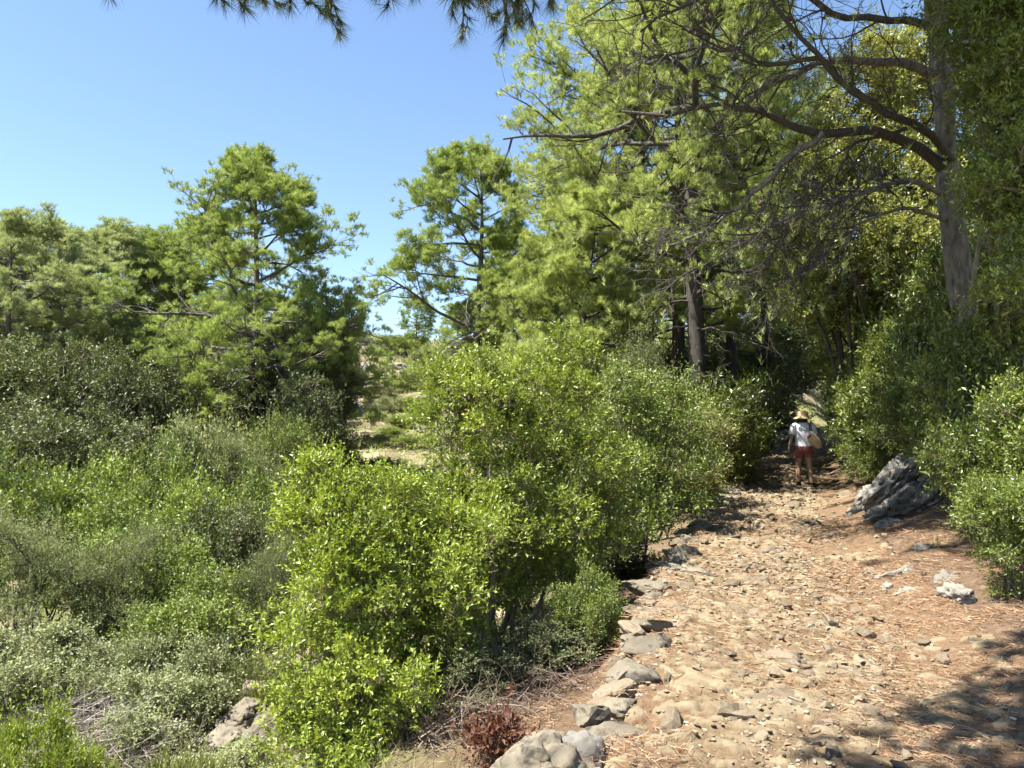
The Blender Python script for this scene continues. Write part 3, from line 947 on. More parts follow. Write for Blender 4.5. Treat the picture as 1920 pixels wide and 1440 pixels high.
def pine_geo(seed, H, R, crown0=0.3, n1=30, n2=8, n3=6, nsh=5, nn=12, NL=0.12, NW=0.014, tr=0.18, lean=(0.0, 0.0), prof=None, asym=(1, 0, 0.0), bare=10, wob=0.35, droop=0.0, limbs=None, cones=0, upsh=0.55, puff=0.1):
    """an Aleppo pine: bent trunk, irregular limbs with tufted twig ends, some bare lower limbs. returns trunk, twigs, crown"""
    rng = np.random.default_rng(seed)
    trunk, twigs, crown = Geo(), Geo(), Geo()
    k0 = 14
    t = np.linspace(0, 1, k0)
    T = np.stack([lean[0] * t ** 1.4 + wob * np.sin(t * 5 + seed) * t * 0.6, lean[1] * t ** 1.4 + wob * np.cos(t * 4.3 + seed * 2) * t * 0.6, -0.5 + t * (H + 0.5)], -1)[None]
    tubes(trunk, T, (tr * (1 - t) ** 0.75 + 0.012 + tr * 0.5 * np.exp(-t * 30))[None], 9)
    prof = prof or (lambda q: (0.35 + 0.65 * np.sin(np.pi * np.clip(0.18 + 0.82 * (1 - q), 0, 1) ** 0.8 * 0.95)) * (1 - 0.8 * q ** 3))
    tl = crown0 + (0.985 - crown0) * ((np.arange(n1) + rng.random(n1)) / n1)
    q = (tl - crown0) / (1 - crown0)
    az = np.arange(n1) * 2.39996 + rng.normal(0, 0.35, n1)
    A = np.array(asym[:2], float)
    A = A / max(np.linalg.norm(A), 1e-6)
    ln = R * prof(q) * rng.uniform(0.75, 1.15, n1) * (1 + asym[2] * (np.cos(az) * A[0] + np.sin(az) * A[1]))
    el = np.radians(-6 + 40 * q ** 1.3 + rng.normal(0, 8, n1)) - droop
    p, _ = along(T, np.zeros(n1, int), tl)
    d = np.stack([np.cos(az) * np.cos(el), np.sin(az) * np.cos(el), np.sin(el)], -1)
    k1 = 9
    C1 = np.empty((n1, k1, 3))
    C1[:, 0] = p
    for s in range(1, k1):
        C1[:, s] = C1[:, s - 1] + d * (ln / (k1 - 1))[:, None]
        d = nrm(d + rng.normal(size=d.shape) * 0.14 + np.array([0, 0, 0.02]))
    r1 = np.clip(0.012 + 0.017 * ln, 0.012, tr * 0.5)
    tubes(trunk, C1, r1[:, None] * np.linspace(1, 0.25, k1)[None], 6)
    # bare dead limbs below the crown
    if bare:
        tb = rng.uniform(crown0 * 0.35, crown0 + 0.22, bare)
        pb, _ = along(T, np.zeros(bare, int), tb)
        ab = rng.uniform(0, 6.28, bare)
        db = np.stack([np.cos(ab), np.sin(ab), rng.normal(-0.05, 0.2, bare)], -1)
        CB = np.empty((bare, 8, 3))
        CB[:, 0] = pb
        lb = R * rng.uniform(0.35, 0.85, bare)
        for s in range(1, 8):
            CB[:, s] = CB[:, s - 1] + db * (lb / 7)[:, None]
            db = nrm(db + rng.normal(size=db.shape) * 0.2 - np.array([0, 0, 0.04]))
        tubes(twigs, CB, (0.012 + 0.008 * lb)[:, None] * np.linspace(1, 0.2, 8)[None], 4)
        CB2, i2, _ = grow(rng, CB, 7, 0.25, 1, 0.8, 0.3, lambda i, tt: lb[i] * 0.35 * (1.2 - tt), 5, 0.0, 0.2)
        tubes(twigs, CB2, 0.009 * np.linspace(1, 0.3, 5)[None] * np.ones((len(CB2), 1)), 3)
        CB3, _, _ = grow(rng, CB2, 4, 0.2, 1, 0.8, 0.3, 0.3, 4, 0.0, 0.25)
        tubes(twigs, CB3, 0.006 * np.linspace(1, 0.4, 4)[None] * np.ones((len(CB3), 1)), 3)
    # live branches
    C2, i2, t2 = grow(rng, C1, n2, 0.36, 1.0, 0.75, 0.25, lambda i, tt: ln[i] * (0.5 - 0.25 * tt) + 0.15, 6, 0.06, 0.14, flat=0.45)
    tubes(twigs, C2, (0.006 + 0.006 * ln[i2])[:, None] * np.linspace(1, 0.35, 6)[None], 3)
    l2 = np.linalg.norm(C2[:, -1] - C2[:, 0], axis=1)
    C3, i3, t3 = grow(rng, C2, n3, 0.2, 1.0, 0.7, 0.25, lambda i, tt: l2[i] * 0.42 + 0.08, 4, 0.12, 0.16, upstart=0.15)
    tubes(twigs, C3[:, ::3], 0.0065 * np.linspace(1, 0.5, 2)[None] * np.ones((len(C3), 1)), 3)
    b = len(C3)
    dense = np.clip(rng.normal(1.0, 0.35, len(C2)), 0.3, 1.6)
    i = np.repeat(np.arange(b), nsh)
    i = i[rng.random(len(i)) < dense[i3[i]] / 1.2]
    tt = 0.3 + 0.7 * rng.random(len(i)) ** 0.8
    P, TT = along(C3, i, tt)
    P = P + rng.normal(size=P.shape) * np.array([puff, puff, puff * 0.7])
    D = nrm(TT * 0.6 + rng.normal(size=P.shape) * 0.45 + UP * upsh)
    crown = spray_points('crown', P, D, NL * rng.uniform(0.75, 1.25, len(P)), rng)
    return trunk, twigs, crown

def spray_geo(seed, NL=0.085, NW=0.0065, per=38):
    """one pine branchlet: a forked twig, its shoots thick with needles"""
    rng = np.random.default_rng(seed)
    g = Geo()
    tips, dirs = [], []
    for i in range(9):
        d = nrm(np.array([rng.normal(0, 0.55), rng.normal(0, 0.55), 1.0]))
        tips.append(d * rng.uniform(0.06, 0.2) + rng.normal(size=3) * 0.035)
        dirs.append(nrm(d + rng.normal(size=3) * 0.35 + np.array([0, 0, 0.2])))
    P, D = np.array(tips), np.array(dirs)
    needle_tufts(rng, g, P, D, per, NL, NW, 0.09, rng.random(9), splay=0.85)
    return g

SPRAY = {}
def spray_group(matname):
    """node group that sets one needle spray on every twig point of a crown"""
    if matname in SPRAY:
        return SPRAY[matname]
    ob = bpy.data.objects.new('needle_spray', spray_geo(5).mesh('needle_spray', M[matname]))
    ng = bpy.data.node_groups.new('needle_sprays_' + matname, 'GeometryNodeTree')
    ng.interface.new_socket('Geometry', in_out='INPUT', socket_type='NodeSocketGeometry')
    ng.interface.new_socket('Geometry', in_out='OUTPUT', socket_type='NodeSocketGeometry')
    N, L = ng.nodes, ng.links
    gi, go = N.new('NodeGroupInput'), N.new('NodeGroupOutput')
    oi = N.new('GeometryNodeObjectInfo')
    oi.inputs['Object'].default_value = ob
    oi.inputs['As Instance'].default_value = False
    ip = N.new('GeometryNodeInstanceOnPoints')
    ra = N.new('GeometryNodeInputNamedAttribute')
    ra.data_type = 'FLOAT_VECTOR'
    ra.inputs['Name'].default_value = 'turn'
    sa = N.new('GeometryNodeInputNamedAttribute')
    sa.data_type = 'FLOAT'
    sa.inputs['Name'].default_value = 'size'
    L.new(gi.outputs[0], ip.inputs['Points'])
    L.new(oi.outputs['Geometry'], ip.inputs['Instance'])
    er = N.new('FunctionNodeEulerToRotation')
    L.new(ra.outputs['Attribute'], er.inputs[0])
    L.new(er.outputs[0], ip.inputs['Rotation'])
    L.new(sa.outputs['Attribute'], ip.inputs['Scale'])
    L.new(ip.outputs[0], go.inputs[0])
    SPRAY[matname] = ng
    return ng

def spray_points(name, P, D, size, rng):
    """a crown: points with the turn and size of the spray that grows there"""
    me = bpy.data.meshes.new(name)
    me.vertices.add(len(P))
    me.vertices.foreach_set('co', P.astype(np.float32).ravel())
    tilt = np.arccos(np.clip(D[:, 2], -1, 1))
    az = np.arctan2(D[:, 1], D[:, 0])
    # euler xyz that carries +z to D, then leaves a random spin about D
    E = np.stack([np.zeros(len(P)), tilt, az], -1)
    t = me.attributes.new('turn', 'FLOAT_VECTOR', 'POINT')
    t.data.foreach_set('vector', E.astype(np.float32).ravel())
    t = me.attributes.new('size', 'FLOAT', 'POINT')
    t.data.foreach_set('value', np.asarray(size, np.float32))
    me.update()
    return me

def crown_object(me, parent, matname):
    o = link('crown', me, parent)
    o.modifiers.new('sprays', 'NODES').node_group = spray_group(matname)
    o['kind'] = 'stuff'
    return o

def make_tree(name, label, loc, meshes, mats, rz=0.0, sc_=1.0, group=None):
    if isinstance(meshes[0], Geo):
        meshes = (meshes[0].mesh('trunk', mats[0], True), meshes[1].mesh('twigs', mats[1]), meshes[2])
    s = sc_ if isinstance(sc_, tuple) else (sc_, sc_, sc_)
    t = thing(name, label, 'tree', loc, rz, group, s)
    link('trunk', meshes[0], t)
    link('twigs', meshes[1], t)
    crown_object(meshes[2], t, mats[2])
    return t, meshes

# ------------------------------------------------------------------ pines
def ground_at(u, Y):
    x = float(at(u, 700, Y)[0])
    return (x, Y, gz1(x, Y))

PM = (M['bark'], M['bark_grey'], 'pine')
PMF = (M['bark'], M['bark_grey'], 'pine_far')
PMG = (M['bark'], M['bark_grey'], 'pine_grey')
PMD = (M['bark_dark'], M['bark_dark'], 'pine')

# the tall pines beside the path
loc = ground_at(1318, 19.2)
h = float(at(1318, -160, 19.2)[2]) - loc[2]
tallA = pine_geo(3, h, 4.7, 0.34, 34, 8, 6, 2, 14, 1.1, 0.019, 0.26, (-0.4, 0.3), asym=(-1, -0.5, 0.25), bare=14)
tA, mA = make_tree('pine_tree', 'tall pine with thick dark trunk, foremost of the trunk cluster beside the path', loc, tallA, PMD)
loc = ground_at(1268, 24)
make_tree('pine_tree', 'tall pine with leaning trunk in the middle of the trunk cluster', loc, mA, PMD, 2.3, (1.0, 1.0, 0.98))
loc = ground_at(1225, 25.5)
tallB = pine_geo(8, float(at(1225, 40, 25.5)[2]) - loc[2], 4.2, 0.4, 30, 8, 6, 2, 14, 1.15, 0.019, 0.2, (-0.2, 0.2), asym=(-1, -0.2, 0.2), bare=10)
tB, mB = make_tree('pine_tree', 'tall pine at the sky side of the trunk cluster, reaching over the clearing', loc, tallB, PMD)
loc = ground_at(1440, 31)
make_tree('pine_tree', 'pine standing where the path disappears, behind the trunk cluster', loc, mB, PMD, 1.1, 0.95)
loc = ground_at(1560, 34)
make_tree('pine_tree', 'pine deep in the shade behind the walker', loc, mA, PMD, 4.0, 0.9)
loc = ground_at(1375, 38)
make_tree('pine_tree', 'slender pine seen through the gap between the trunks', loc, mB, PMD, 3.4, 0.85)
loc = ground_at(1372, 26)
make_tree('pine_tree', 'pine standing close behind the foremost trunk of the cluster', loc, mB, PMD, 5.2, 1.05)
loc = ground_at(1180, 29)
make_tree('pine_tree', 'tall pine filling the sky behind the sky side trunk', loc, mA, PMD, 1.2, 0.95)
loc = ground_at(1130, 26)
make_tree('pine_tree', 'middle sized pine between the lone pine and the cluster', loc, mB, PMD, 2.6, (0.6, 0.6, 0.62))
# lower bright pine in front of the cluster
loc = ground_at(1085, 21)
low = pine_geo(15, float(at(1085, 370, 21)[2]) - loc[2], 2.7, 0.38, 26, 7, 6, 3, 13, 1.1, 0.016, 0.1, (0.4, 0), bare=8)
make_tree('pine_tree', 'lower bright green pine leaning out in front of the trunk cluster', loc, low, PMD)
# the lone pine with the long side limb
loc = ground_at(892, 30)
h = float(at(885, 305, 30)[2]) - loc[2]
def prof_lone(q):
    return np.interp(q, [0, 0.08, 0.2, 0.3, 0.5, 0.75, 1], [1.0, 1.25, 0.75, 0.5, 0.62, 0.5, 0.22])
lone = pine_geo(23, h, 3.7, 0.37, 30, 8, 6, 2, 13, 1.3, 0.027, 0.2, (0.1, 0), prof=prof_lone, asym=(-1, -0.25, 0.3), bare=14, droop=-0.1)
make_tree('pine_tree', 'pine on the slope with one long low limb reaching over the clearing', loc, lone, PMF)
# the pines across the gully
loc = ground_at(462, 26)
h = float(at(500, 322, 26)[2]) - loc[2]
def prof_cone(q):
    return np.interp(q, [0, 0.12, 0.3, 0.5, 0.75, 1], [0.95, 1.1, 1.0, 0.76, 0.45, 0.12])
gully = pine_geo(31, h, 3.9, 0.33, 42, 8, 6, 2, 13, 1.2, 0.027, 0.19, (0.5, 0), prof=prof_cone, bare=22)
make_tree('pine_tree', 'broad pointed pine standing alone across the gully', loc, gully, PMF)
loc = ground_at(345, 34)
dark = pine_geo(37, float(at(345, 460, 34)[2]) - loc[2], 3.4, 0.3, 28, 8, 6, 2, 11, 1.3, 0.026, 0.16, (0.2, 0), bare=6)
tD, mD = make_tree('pine_tree', 'dark pine just behind the broad pointed pine', loc, dark, PMF)
loc = ground_at(972, 33)
make_tree('pine_tree', 'thin straight pine just behind the pine with the long limb', loc, mD, PMF, 1.7, (0.8, 0.8, 1.05))
loc = ground_at(1080, 34)
make_tree('pine_tree', 'small pine on the slope behind the lower bright pine', loc, mD, PMF, 2.0, 0.85)
loc = ground_at(30, 27)
greyp = pine_geo(41, float(at(30, 450, 27)[2]) - loc[2], 3.6, 0.34, 28, 8, 6, 2, 12, 1.25, 0.025, 0.15, (-0.5, 0), bare=26)
tE, mE = make_tree('pine_tree', 'thin grey pine with many dead twigs at the picture edge across the gully', loc, greyp, PMG)
loc = ground_at(110, 31)
make_tree('pine_tree', 'grey green pine with a forked bare trunk next to the edge pine', loc, mE, PMG, 2.2, 0.97)
loc = ground_at(205, 33)
make_tree('pine_tree', 'round topped grey green pine between the forked pine and the dark one', loc, mD, PMG, 0.9, 1.0)
loc = ground_at(-90, 30)
make_tree('pine_tree', 'grey pine partly cut off by the picture edge', loc, mE, PMG, 4.1, 1.0)
loc = ground_at(515, 37)
make_tree('pine_tree', 'dark pine low on the slope at the clearing side of the broad pine', loc, mD, PMF, 3.0, 0.75)
loc = ground_at(262, 40)
make_tree('pine_tree', 'distant pine filling the gap between the grey pines and the broad one', loc, mD, PMF, 1.0, 0.9)
# distant wood behind: small dark trees on the far slope
for (u, Y, s_, rz, lab) in [(655, 62, 0.42, 0.3, 'small dark tree on the skyline beside the far clearing'), (780, 60, 0.5, 1.0, 'low rounded pine on the far slope behind the long limb'), (860, 58, 0.5, 2.0, 'low pine on the far slope under the lone pine crown'),
                            (940, 55, 0.5, 3.0, 'low pine on the far slope between the thin trunks'), (1030, 50, 0.55, 4.0, 'pale pine on the far slope beyond the small pine'), (1160, 45, 0.7, 5.0, 'pine deep behind the trunk cluster on the slope'),
                            (1290, 48, 0.75, 0.5, 'pine deep in the wood between two thick trunks'), (1500, 45, 0.9, 1.5, 'pine deep in the wood above the path bend'), (1640, 40, 0.95, 2.5, 'pine crown showing behind the evergreen oaks')]:
    make_tree('pine_tree', lab, ground_at(u, Y), mD, PMF, rz, s_)

# ------------------------------------------------------------------ the big pine on the bank, its limbs arching over the path
def curve_pts(pts, n=12):
    P = np.array(pts, float)
    t = np.linspace(0, len(P) - 1, n)
    i = np.clip(t.astype(int), 0, len(P) - 2)
    f = (t - i)[:, None]
    m = np.gradient(P, axis=0)
    a, b, ma, mb = P[i], P[i + 1], m[i], m[i + 1]
    return (2 * f**3 - 3 * f**2 + 1) * a + (f**3 - 2 * f**2 + f) * ma + (-2 * f**3 + 3 * f**2) * b + (f**3 - f**2) * mb

rng = np.random.default_rng(77)
tk = [at(1830, 900, 11.0), at(1815, 640, 11.0), at(1790, 450, 11.0), at(1775, 280, 11.1), at(1768, 130, 11.2), at(1750, 0, 11.3), at(1735, -160, 11.4), at(1725, -330, 11.5)]
root = tk[0].copy()
root[2] = gz1(root[0], root[1]) - 0.3
tk[0] = root
base = np.array([root[0], root[1], gz1(root[0], root[1])])
big = thing('pine_tree', 'big pine with pale scaly trunk and bare limbs arching over the path', 'tree', tuple(base))
g = Geo()
T = curve_pts(tk, 20)[None] - base
tubes(g, T, np.linspace(0.2, 0.11, 20)[None] * (1 + 0.12 * rng.normal(size=20))[None], 12)
link('trunk', g.mesh('trunk', M['bark_grey'], True), big)
limb_px = [
    ([(1770, 150, 11.2), (1690, 117, 11), (1560, 117, 10.6), (1470, 145, 10.4), (1400, 190, 10.4), (1320, 250, 10.6)], 0.075, 'bark_grey'),
    ([(1788, 340, 11.1), (1720, 275, 10.9), (1620, 245, 10.7), (1520, 252, 10.5), (1440, 215, 10.3), (1360, 195, 10.3), (1250, 215, 10.6), (1170, 210, 11)], 0.085, 'bark_dark'),
    ([(1540, 250, 10.5), (1470, 305, 10.5), (1400, 375, 10.7), (1325, 430, 11), (1250, 465, 11.4)], 0.055, 'bark_grey'),
    ([(1790, 370, 11), (1700, 342, 10.7), (1600, 362, 10.4), (1500, 400, 10.3), (1400, 450, 10.5), (1310, 500, 10.8)], 0.045, 'bark_grey'),
    ([(1785, 300, 11), (1740, 250, 10.4), (1660, 205, 10), (1590, 165, 9.8), (1540, 110, 9.7), (1480, 50, 9.6), (1440, -10, 9.6), (1400, -90, 9.8)], 0.06, 'bark_dark'),
    ([(1760, 60, 11.2), (1680, 40, 10.8), (1590, 30, 10.4), (1500, -10, 10.1), (1380, -30, 10), (1280, 10, 10.2), (1200, 60, 10.6)], 0.06, 'bark_dark'),
    ([(1790, 420, 11), (1690, 390, 10.5), (1620, 420, 10.2), (1560, 470, 10), (1500, 520, 10)], 0.03, 'bark_grey'),
    ([(1540, 108, 9.7), (1440, 120, 9.6), (1330, 90, 9.7), (1220, 120, 10)], 0.035, 'bark_dark'),
    ([(1700, 240, 11), (1610, 270, 11.2), (1560, 330, 11.3), (1500, 400, 11.5), (1420, 520, 11.8)], 0.03, 'bark_dark'),
    ([(1750, -20, 11.3), (1650, -80, 11), (1520, -130, 10.6), (1380, -150, 10.4), (1240, -120, 10.6)], 0.06, 'bark_dark'),
]
allC = []
for pts, r, mt in limb_px:
    C = curve_pts([at(*p) for p in pts], 16)[None] - base
    C[:, 1:] += rng.normal(size=C[:, 1:].shape) * 0.025
    g = Geo()
    tubes(g, C, r * np.linspace(1, 0.22, 16)[None], 8)
    link('limb', g.mesh('limb', M[mt], True), big)
    allC.append(C)
allC = np.concatenate(allC)
top_px = [[(6.3, 11.3, 8.5), (4.6, 10.2, 9.2), (2.8, 9.2, 9.5), (1.0, 8.5, 9.3)], [(6.3, 11.3, 8.2), (4.6, 9.6, 8.9), (3.0, 8.4, 9.1), (1.4, 7.4, 9.0)], [(6.2, 11.4, 9.0), (4.8, 10.0, 9.6), (3.4, 8.9, 9.9), (2.0, 8.0, 9.8)], [(6.2, 11.4, 9.2), (4.6, 11.0, 9.8), (2.9, 10.7, 10.0), (1.2, 10.4, 9.8)], [(6.3, 11.3, 8.5), (5.0, 10.6, 9.2), (3.4, 10.0, 9.4), (1.8, 9.6, 9.2)], [(6.3, 11.3, 8.2), (5.2, 9.6, 8.8), (4.2, 8.2, 9.0), (3.2, 7.0, 8.8)], [(6.1, 11.4, 9.8), (4.8, 11.2, 10.8), (3.2, 11.2, 11.2), (1.9, 11.2, 11.2)],
          [(6.1, 11.4, 9.8), (6.0, 10.2, 10.6), (5.6, 9.0, 11.0), (5.0, 8.0, 11.0)], [(6.2, 11.4, 9.2), (7.6, 11.8, 10.0), (8.8, 12.2, 10.4), (10.0, 12.4, 10.4)],
          [(6.2, 11.4, 9.0), (5.0, 11.6, 9.6), (3.6, 11.8, 9.8), (2.4, 12.0, 9.6)], [(6.2, 11.3, 8.8), (5.4, 10.2, 9.4), (4.4, 9.2, 9.6), (3.4, 8.4, 9.6)],
          [(6.2, 11.3, 8.8), (5.6, 9.6, 9.8), (4.8, 8.4, 10.4), (3.8, 7.4, 10.6)], [(6.1, 11.4, 9.8), (5.0, 9.8, 11.2), (4.0, 8.8, 11.6), (3.0, 8.4, 11.6)], [(6.2, 11.3, 9.0), (5.6, 10.0, 9.5), (4.6, 9.0, 9.9), (3.9, 8.6, 10.0)]]
topC = np.concatenate([curve_pts(l, 16)[None] for l in top_px]) - base  # limbs out of view above the frame, added to shade the right bank
g = Geo()
C2, i2, _ = grow(rng, allC, 12, 0.15, 1.0, 0.75, 0.3, lambda i, t: 1.5 - 0.6 * t, 9, -0.015, 0.16, flat=0.3)
tubes(g, C2, 0.015 * np.linspace(1, 0.3, 9)[None] * np.ones((len(C2), 1)), 5)
C3, i3, _ = grow(rng, C2, 6, 0.15, 1.0, 0.75, 0.3, 0.6, 6, -0.02, 0.2)
tubes(g, C3, 0.0065 * np.linspace(1, 0.4, 6)[None] * np.ones((len(C3), 1)), 4)
C4, i4, _ = grow(rng, C3, 4, 0.2, 1.0, 0.7, 0.3, 0.26, 4, 0.0, 0.22)
tubes(g, C4, 0.0042 * np.linspace(1, 0.5, 4)[None] * np.ones((len(C4), 1)), 3)
link('twigs', g.mesh('twigs', M['bark_dark']), big)
g = Geo()
sel = rng.random(len(C4)) < 0.16
tip = C4[sel][:, -1]
needle_tufts(rng, g, tip, nrm(C4[sel][:, -1] - C4[sel][:, -2] + UP * 0.3), 16, 0.11, 0.007, 0.1)
link('crown', g.mesh('crown', M['pine']), big)
T2, _, _ = grow(rng, topC, 15, 0.15, 1.0, 0.8, 0.25, 1.3, 6, 0.03, 0.15, flat=0.3)
T3, _, _ = grow(rng, T2, 6, 0.2, 1.0, 0.7, 0.25, 0.45, 4, 0.05, 0.15)
g = Geo()
tubes(g, topC, 0.07 * np.linspace(1, 0.2, 16)[None] * np.ones((len(topC), 1)), 6)
tubes(g, T2, 0.014 * np.linspace(1, 0.3, 6)[None] * np.ones((len(T2), 1)), 3)
link('unseen_shade_limbs', g.mesh('unseen_shade_limbs', M['bark_dark']), big)
i = np.repeat(np.arange(len(T3)), 2)
P, TT = along(T3, i, 0.3 + 0.7 * rng.random(len(i)))
crown_object(spray_points('crown', P, nrm(TT + UP * 0.5 + rng.normal(size=P.shape) * 0.4), rng.uniform(1.1, 1.7, len(P)), rng), big, 'pine')  # sprays on the added limbs, doubled to deepen the shade on the bank
# cones on the limbs
V, F = ico(2)
g = Geo()
g.add(V * np.array([0.026, 0.026, 0.045]) * (1 + 0.12 * np.sin(V[:, 2] * 22))[:, None], F)
cone_me = g.mesh('pine_cone', M['cone'], False, False)
for j in rng.choice(len(C3), 70, replace=False):
    p = C3[j, rng.integers(2, 6)]
    o = link('pine_cone', cone_me, big, tuple(p - np.array([0, 0, 0.03])))
    o.rotation_euler = tuple(rng.uniform(-1, 1, 3))

# pine whose crown hangs over the viewpoint
rng = np.random.default_rng(99)
ob = np.array([4.6, -1.2, gz1(4.6, -1.2)])
over = thing('pine_tree', 'pine overhanging the viewpoint, only drooping needle sprays showing against the sky', 'tree', tuple(ob))
g = Geo()
tk = np.array([[4.6, -1.2, ob[2] - 0.3], [4.3, -0.6, 2.5], [3.5, 0.3, 5.0], [2.4, 1.4, 6.8], [1.2, 2.6, 8.0]])
T = curve_pts(tk, 16)[None] - ob
tubes(g, T, np.linspace(0.24, 0.08, 16)[None], 10)
link('trunk', g.mesh('trunk', M['bark_grey'], True), over)
tips = [(-1.2, 2.75, 3.3), (-1.05, 2.8, 3.24), (-0.9, 2.75, 3.3), (-0.75, 2.8, 3.32), (-0.95, 2.9, 3.36), (-0.42, 2.75, 3.3), (-0.3, 2.8, 3.3), (-0.2, 2.75, 3.26), (-0.1, 2.8, 3.3), (0.0, 2.8, 3.3), (0.08, 2.85, 3.28), (0.16, 2.9, 3.3), (-1.3, 2.8, 3.36), (-1.12, 2.75, 3.26), (-0.84, 2.75, 3.28), (-0.68, 2.85, 3.36), (-0.36, 2.7, 3.26), (0.04, 2.75, 3.24)]
limbs = [[(2.4, 1.4, 6.8), (1.0 + 0.4 * x, 1.5, 5.6), (0.35 + 0.75 * x, 2.0, 4.4), (x, y, z + 0.035)] for x, y, z in tips]
nt_ = len(limbs)
limbs += [[(1.2, 2.6, 8), (0.75 + 0.3 * x, 2.5 + 0.1 * y, 8.2), (0.3 + 0.7 * x, 1.2 + 0.65 * y, 8.0), (x, y, z)] for x, y, z in
          [(-1.8, 2.85, 7.4), (-1.3, 3.05, 7.6), (-0.8, 3.45, 7.5), (-0.35, 3.95, 7.6), (0.1, 3.9, 7.8), (-0.1, 3.3, 8.0), (-0.9, 2.8, 8.0), (0.4, 3.4, 7.4), (-1.4, 2.5, 8.0), (0.2, 4.4, 7.4), (-0.5, 3.0, 7.6), (-0.2, 3.7, 7.2)]]
LC = np.concatenate([curve_pts(l, 14)[None] for l in limbs]) - ob
g = Geo()
tubes(g, LC, 0.05 * np.linspace(1, 0.08, 14)[None] ** 1.3 * np.ones((len(LC), 1)), 7)
C2 = np.concatenate([grow(rng, LC[:nt_], 6, 0.84, 1.0, 0.65, 0.25, 0.26, 7, -0.02, 0.14)[0], grow(rng, LC[nt_:], 16, 0.25, 1.0, 0.7, 0.25, lambda i, t: 0.9 - 0.4 * t, 7, -0.02, 0.14)[0]])
tubes(g, C2, 0.011 * np.linspace(1, 0.35, 7)[None] * np.ones((len(C2), 1)), 5)
C3, i3, _ = grow(rng, C2, 6, 0.2, 1.0, 0.65, 0.25, lambda i, t: np.where(i < nt_ * 6, 0.1, 0.3), 5, -0.02, 0.18)
tubes(g, C3, 0.0035 * np.linspace(1, 0.6, 5)[None] * np.ones((len(C3), 1)), 4)
link('twigs', g.mesh('twigs', M['bark']), over)
g = Geo()
i = np.repeat(np.arange(len(C3)), 4)
P, TT = along(C3, i, 0.4 + 0.6 * rng.random(len(i)))
low_ = P[:, 2] + ob[2] < 4.2
D0 = nrm(TT + rng.normal(size=P.shape) * 0.3)
needle_tufts(rng, g, P[low_], D0[low_], 22, 0.075, 0.0022, 0.02, splay=0.5)
needle_tufts(rng, g, P[~low_], D0[~low_], 12, 0.13, 0.028, 0.05, splay=0.6)
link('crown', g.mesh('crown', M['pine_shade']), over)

# ------------------------------------------------------------------ shrubs
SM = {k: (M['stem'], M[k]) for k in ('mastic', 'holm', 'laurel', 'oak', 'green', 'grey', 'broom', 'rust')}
SM['oak'] = (M['bark_dark'], M['oak'])
SM['heath'] = (M['bark_dark'], M['grey'])
SM['olive'] = (M['bark_dark'], M['heath'])

# the big mastic bushes in the middle, beside the path
b0 = np.array([-0.28, 7.3, gz1(-0.28, 7.3)])
def lob(u, v, Y, rx, ry, rz, base):
    p = at(u, v, Y) - base
    return (p[0], p[1], p[2], rx, ry, rz)
L_ = [lob(900, 800, 8.0, 0.75, 0.7, 0.55, b0), lob(1010, 760, 8.6, 0.6, 0.6, 0.5, b0), lob(1060, 690, 8.8, 0.3, 0.35, 0.4, b0), lob(880, 730, 8.3, 0.32, 0.4, 0.33, b0), lob(950, 960, 7.6, 0.65, 0.6, 0.5, b0), lob(880, 1000, 7.2, 0.4, 0.4, 0.4, b0),
      lob(1080, 880, 8.4, 0.55, 0.5, 0.5, b0), lob(800, 920, 7.6, 0.4, 0.45, 0.4, b0), lob(1020, 1030, 7.9, 0.5, 0.45, 0.38, b0), lob(900, 1120, 7.5, 0.45, 0.4, 0.35, b0), lob(1110, 990, 8.6, 0.5, 0.5, 0.4, b0)]
make_bush('mastic_bush', 'tallest bright mastic bush with pale forked stems in the middle', tuple(b0),
          bush_geo(101, L_, 235, 40, 9, 0.042, 0.02, 0.15, 0.16, 0.45, 22, 0.028, 0.25, floor=0.55, spread=1.0, bases=[(0, 0, -0.1), (0.12, 0.25, -0.1), (-0.15, 0.3, -0.1)]), SM['mastic'])
b0 = np.array([-1.45, 6.3, gz1(-1.45, 6.3)])
L_ = [lob(640, 1010, 6.4, 0.42, 0.5, 0.42, b0), lob(600, 930, 6.6, 0.22, 0.3, 0.25, b0), lob(740, 940, 6.8, 0.36, 0.4, 0.3, b0), lob(640, 1180, 6.1, 0.5, 0.5, 0.45, b0), lob(760, 1120, 6.3, 0.5, 0.45, 0.45, b0), lob(600, 1330, 5.9, 0.36, 0.4, 0.35, b0), lob(700, 1330, 5.7, 0.36, 0.4, 0.4, b0),
      lob(840, 1060, 6.6, 0.4, 0.4, 0.4, b0), lob(650, 1440, 5.5, 0.3, 0.3, 0.25, b0), lob(820, 1230, 6.4, 0.35, 0.35, 0.35, b0)]
make_bush('mastic_bush', 'wide bright yellow green mastic bush spilling to the bottom edge', tuple(b0),
          bush_geo(102, L_, 205, 40, 9, 0.04, 0.02, 0.14, 0.15, 0.5, 22, 0.018, 0.3, floor=0.05, spread=1.0), SM['mastic'])
b0 = np.array([1.35, 11.2, gz1(1.35, 11.2)])
L_ = [lob(1150, 800, 11, 0.75, 0.8, 0.6, b0), lob(1220, 760, 11.6, 0.6, 0.7, 0.5, b0), lob(1240, 880, 10.8, 0.7, 0.6, 0.6, b0), lob(1130, 920, 10.4, 0.6, 0.6, 0.55, b0), lob(1290, 830, 12, 0.45, 0.5, 0.5, b0), lob(1200, 970, 10.2, 0.45, 0.45, 0.4, b0)]
make_bush('mastic_bush', 'greener bush close along the stone kerb, dark stems showing under it', tuple(b0),
          bush_geo(103, L_, 140, 38, 8, 0.05, 0.024, 0.18, 0.19, 0.45, 26, 0.024, 0.5, floor=0.35), SM['green'])
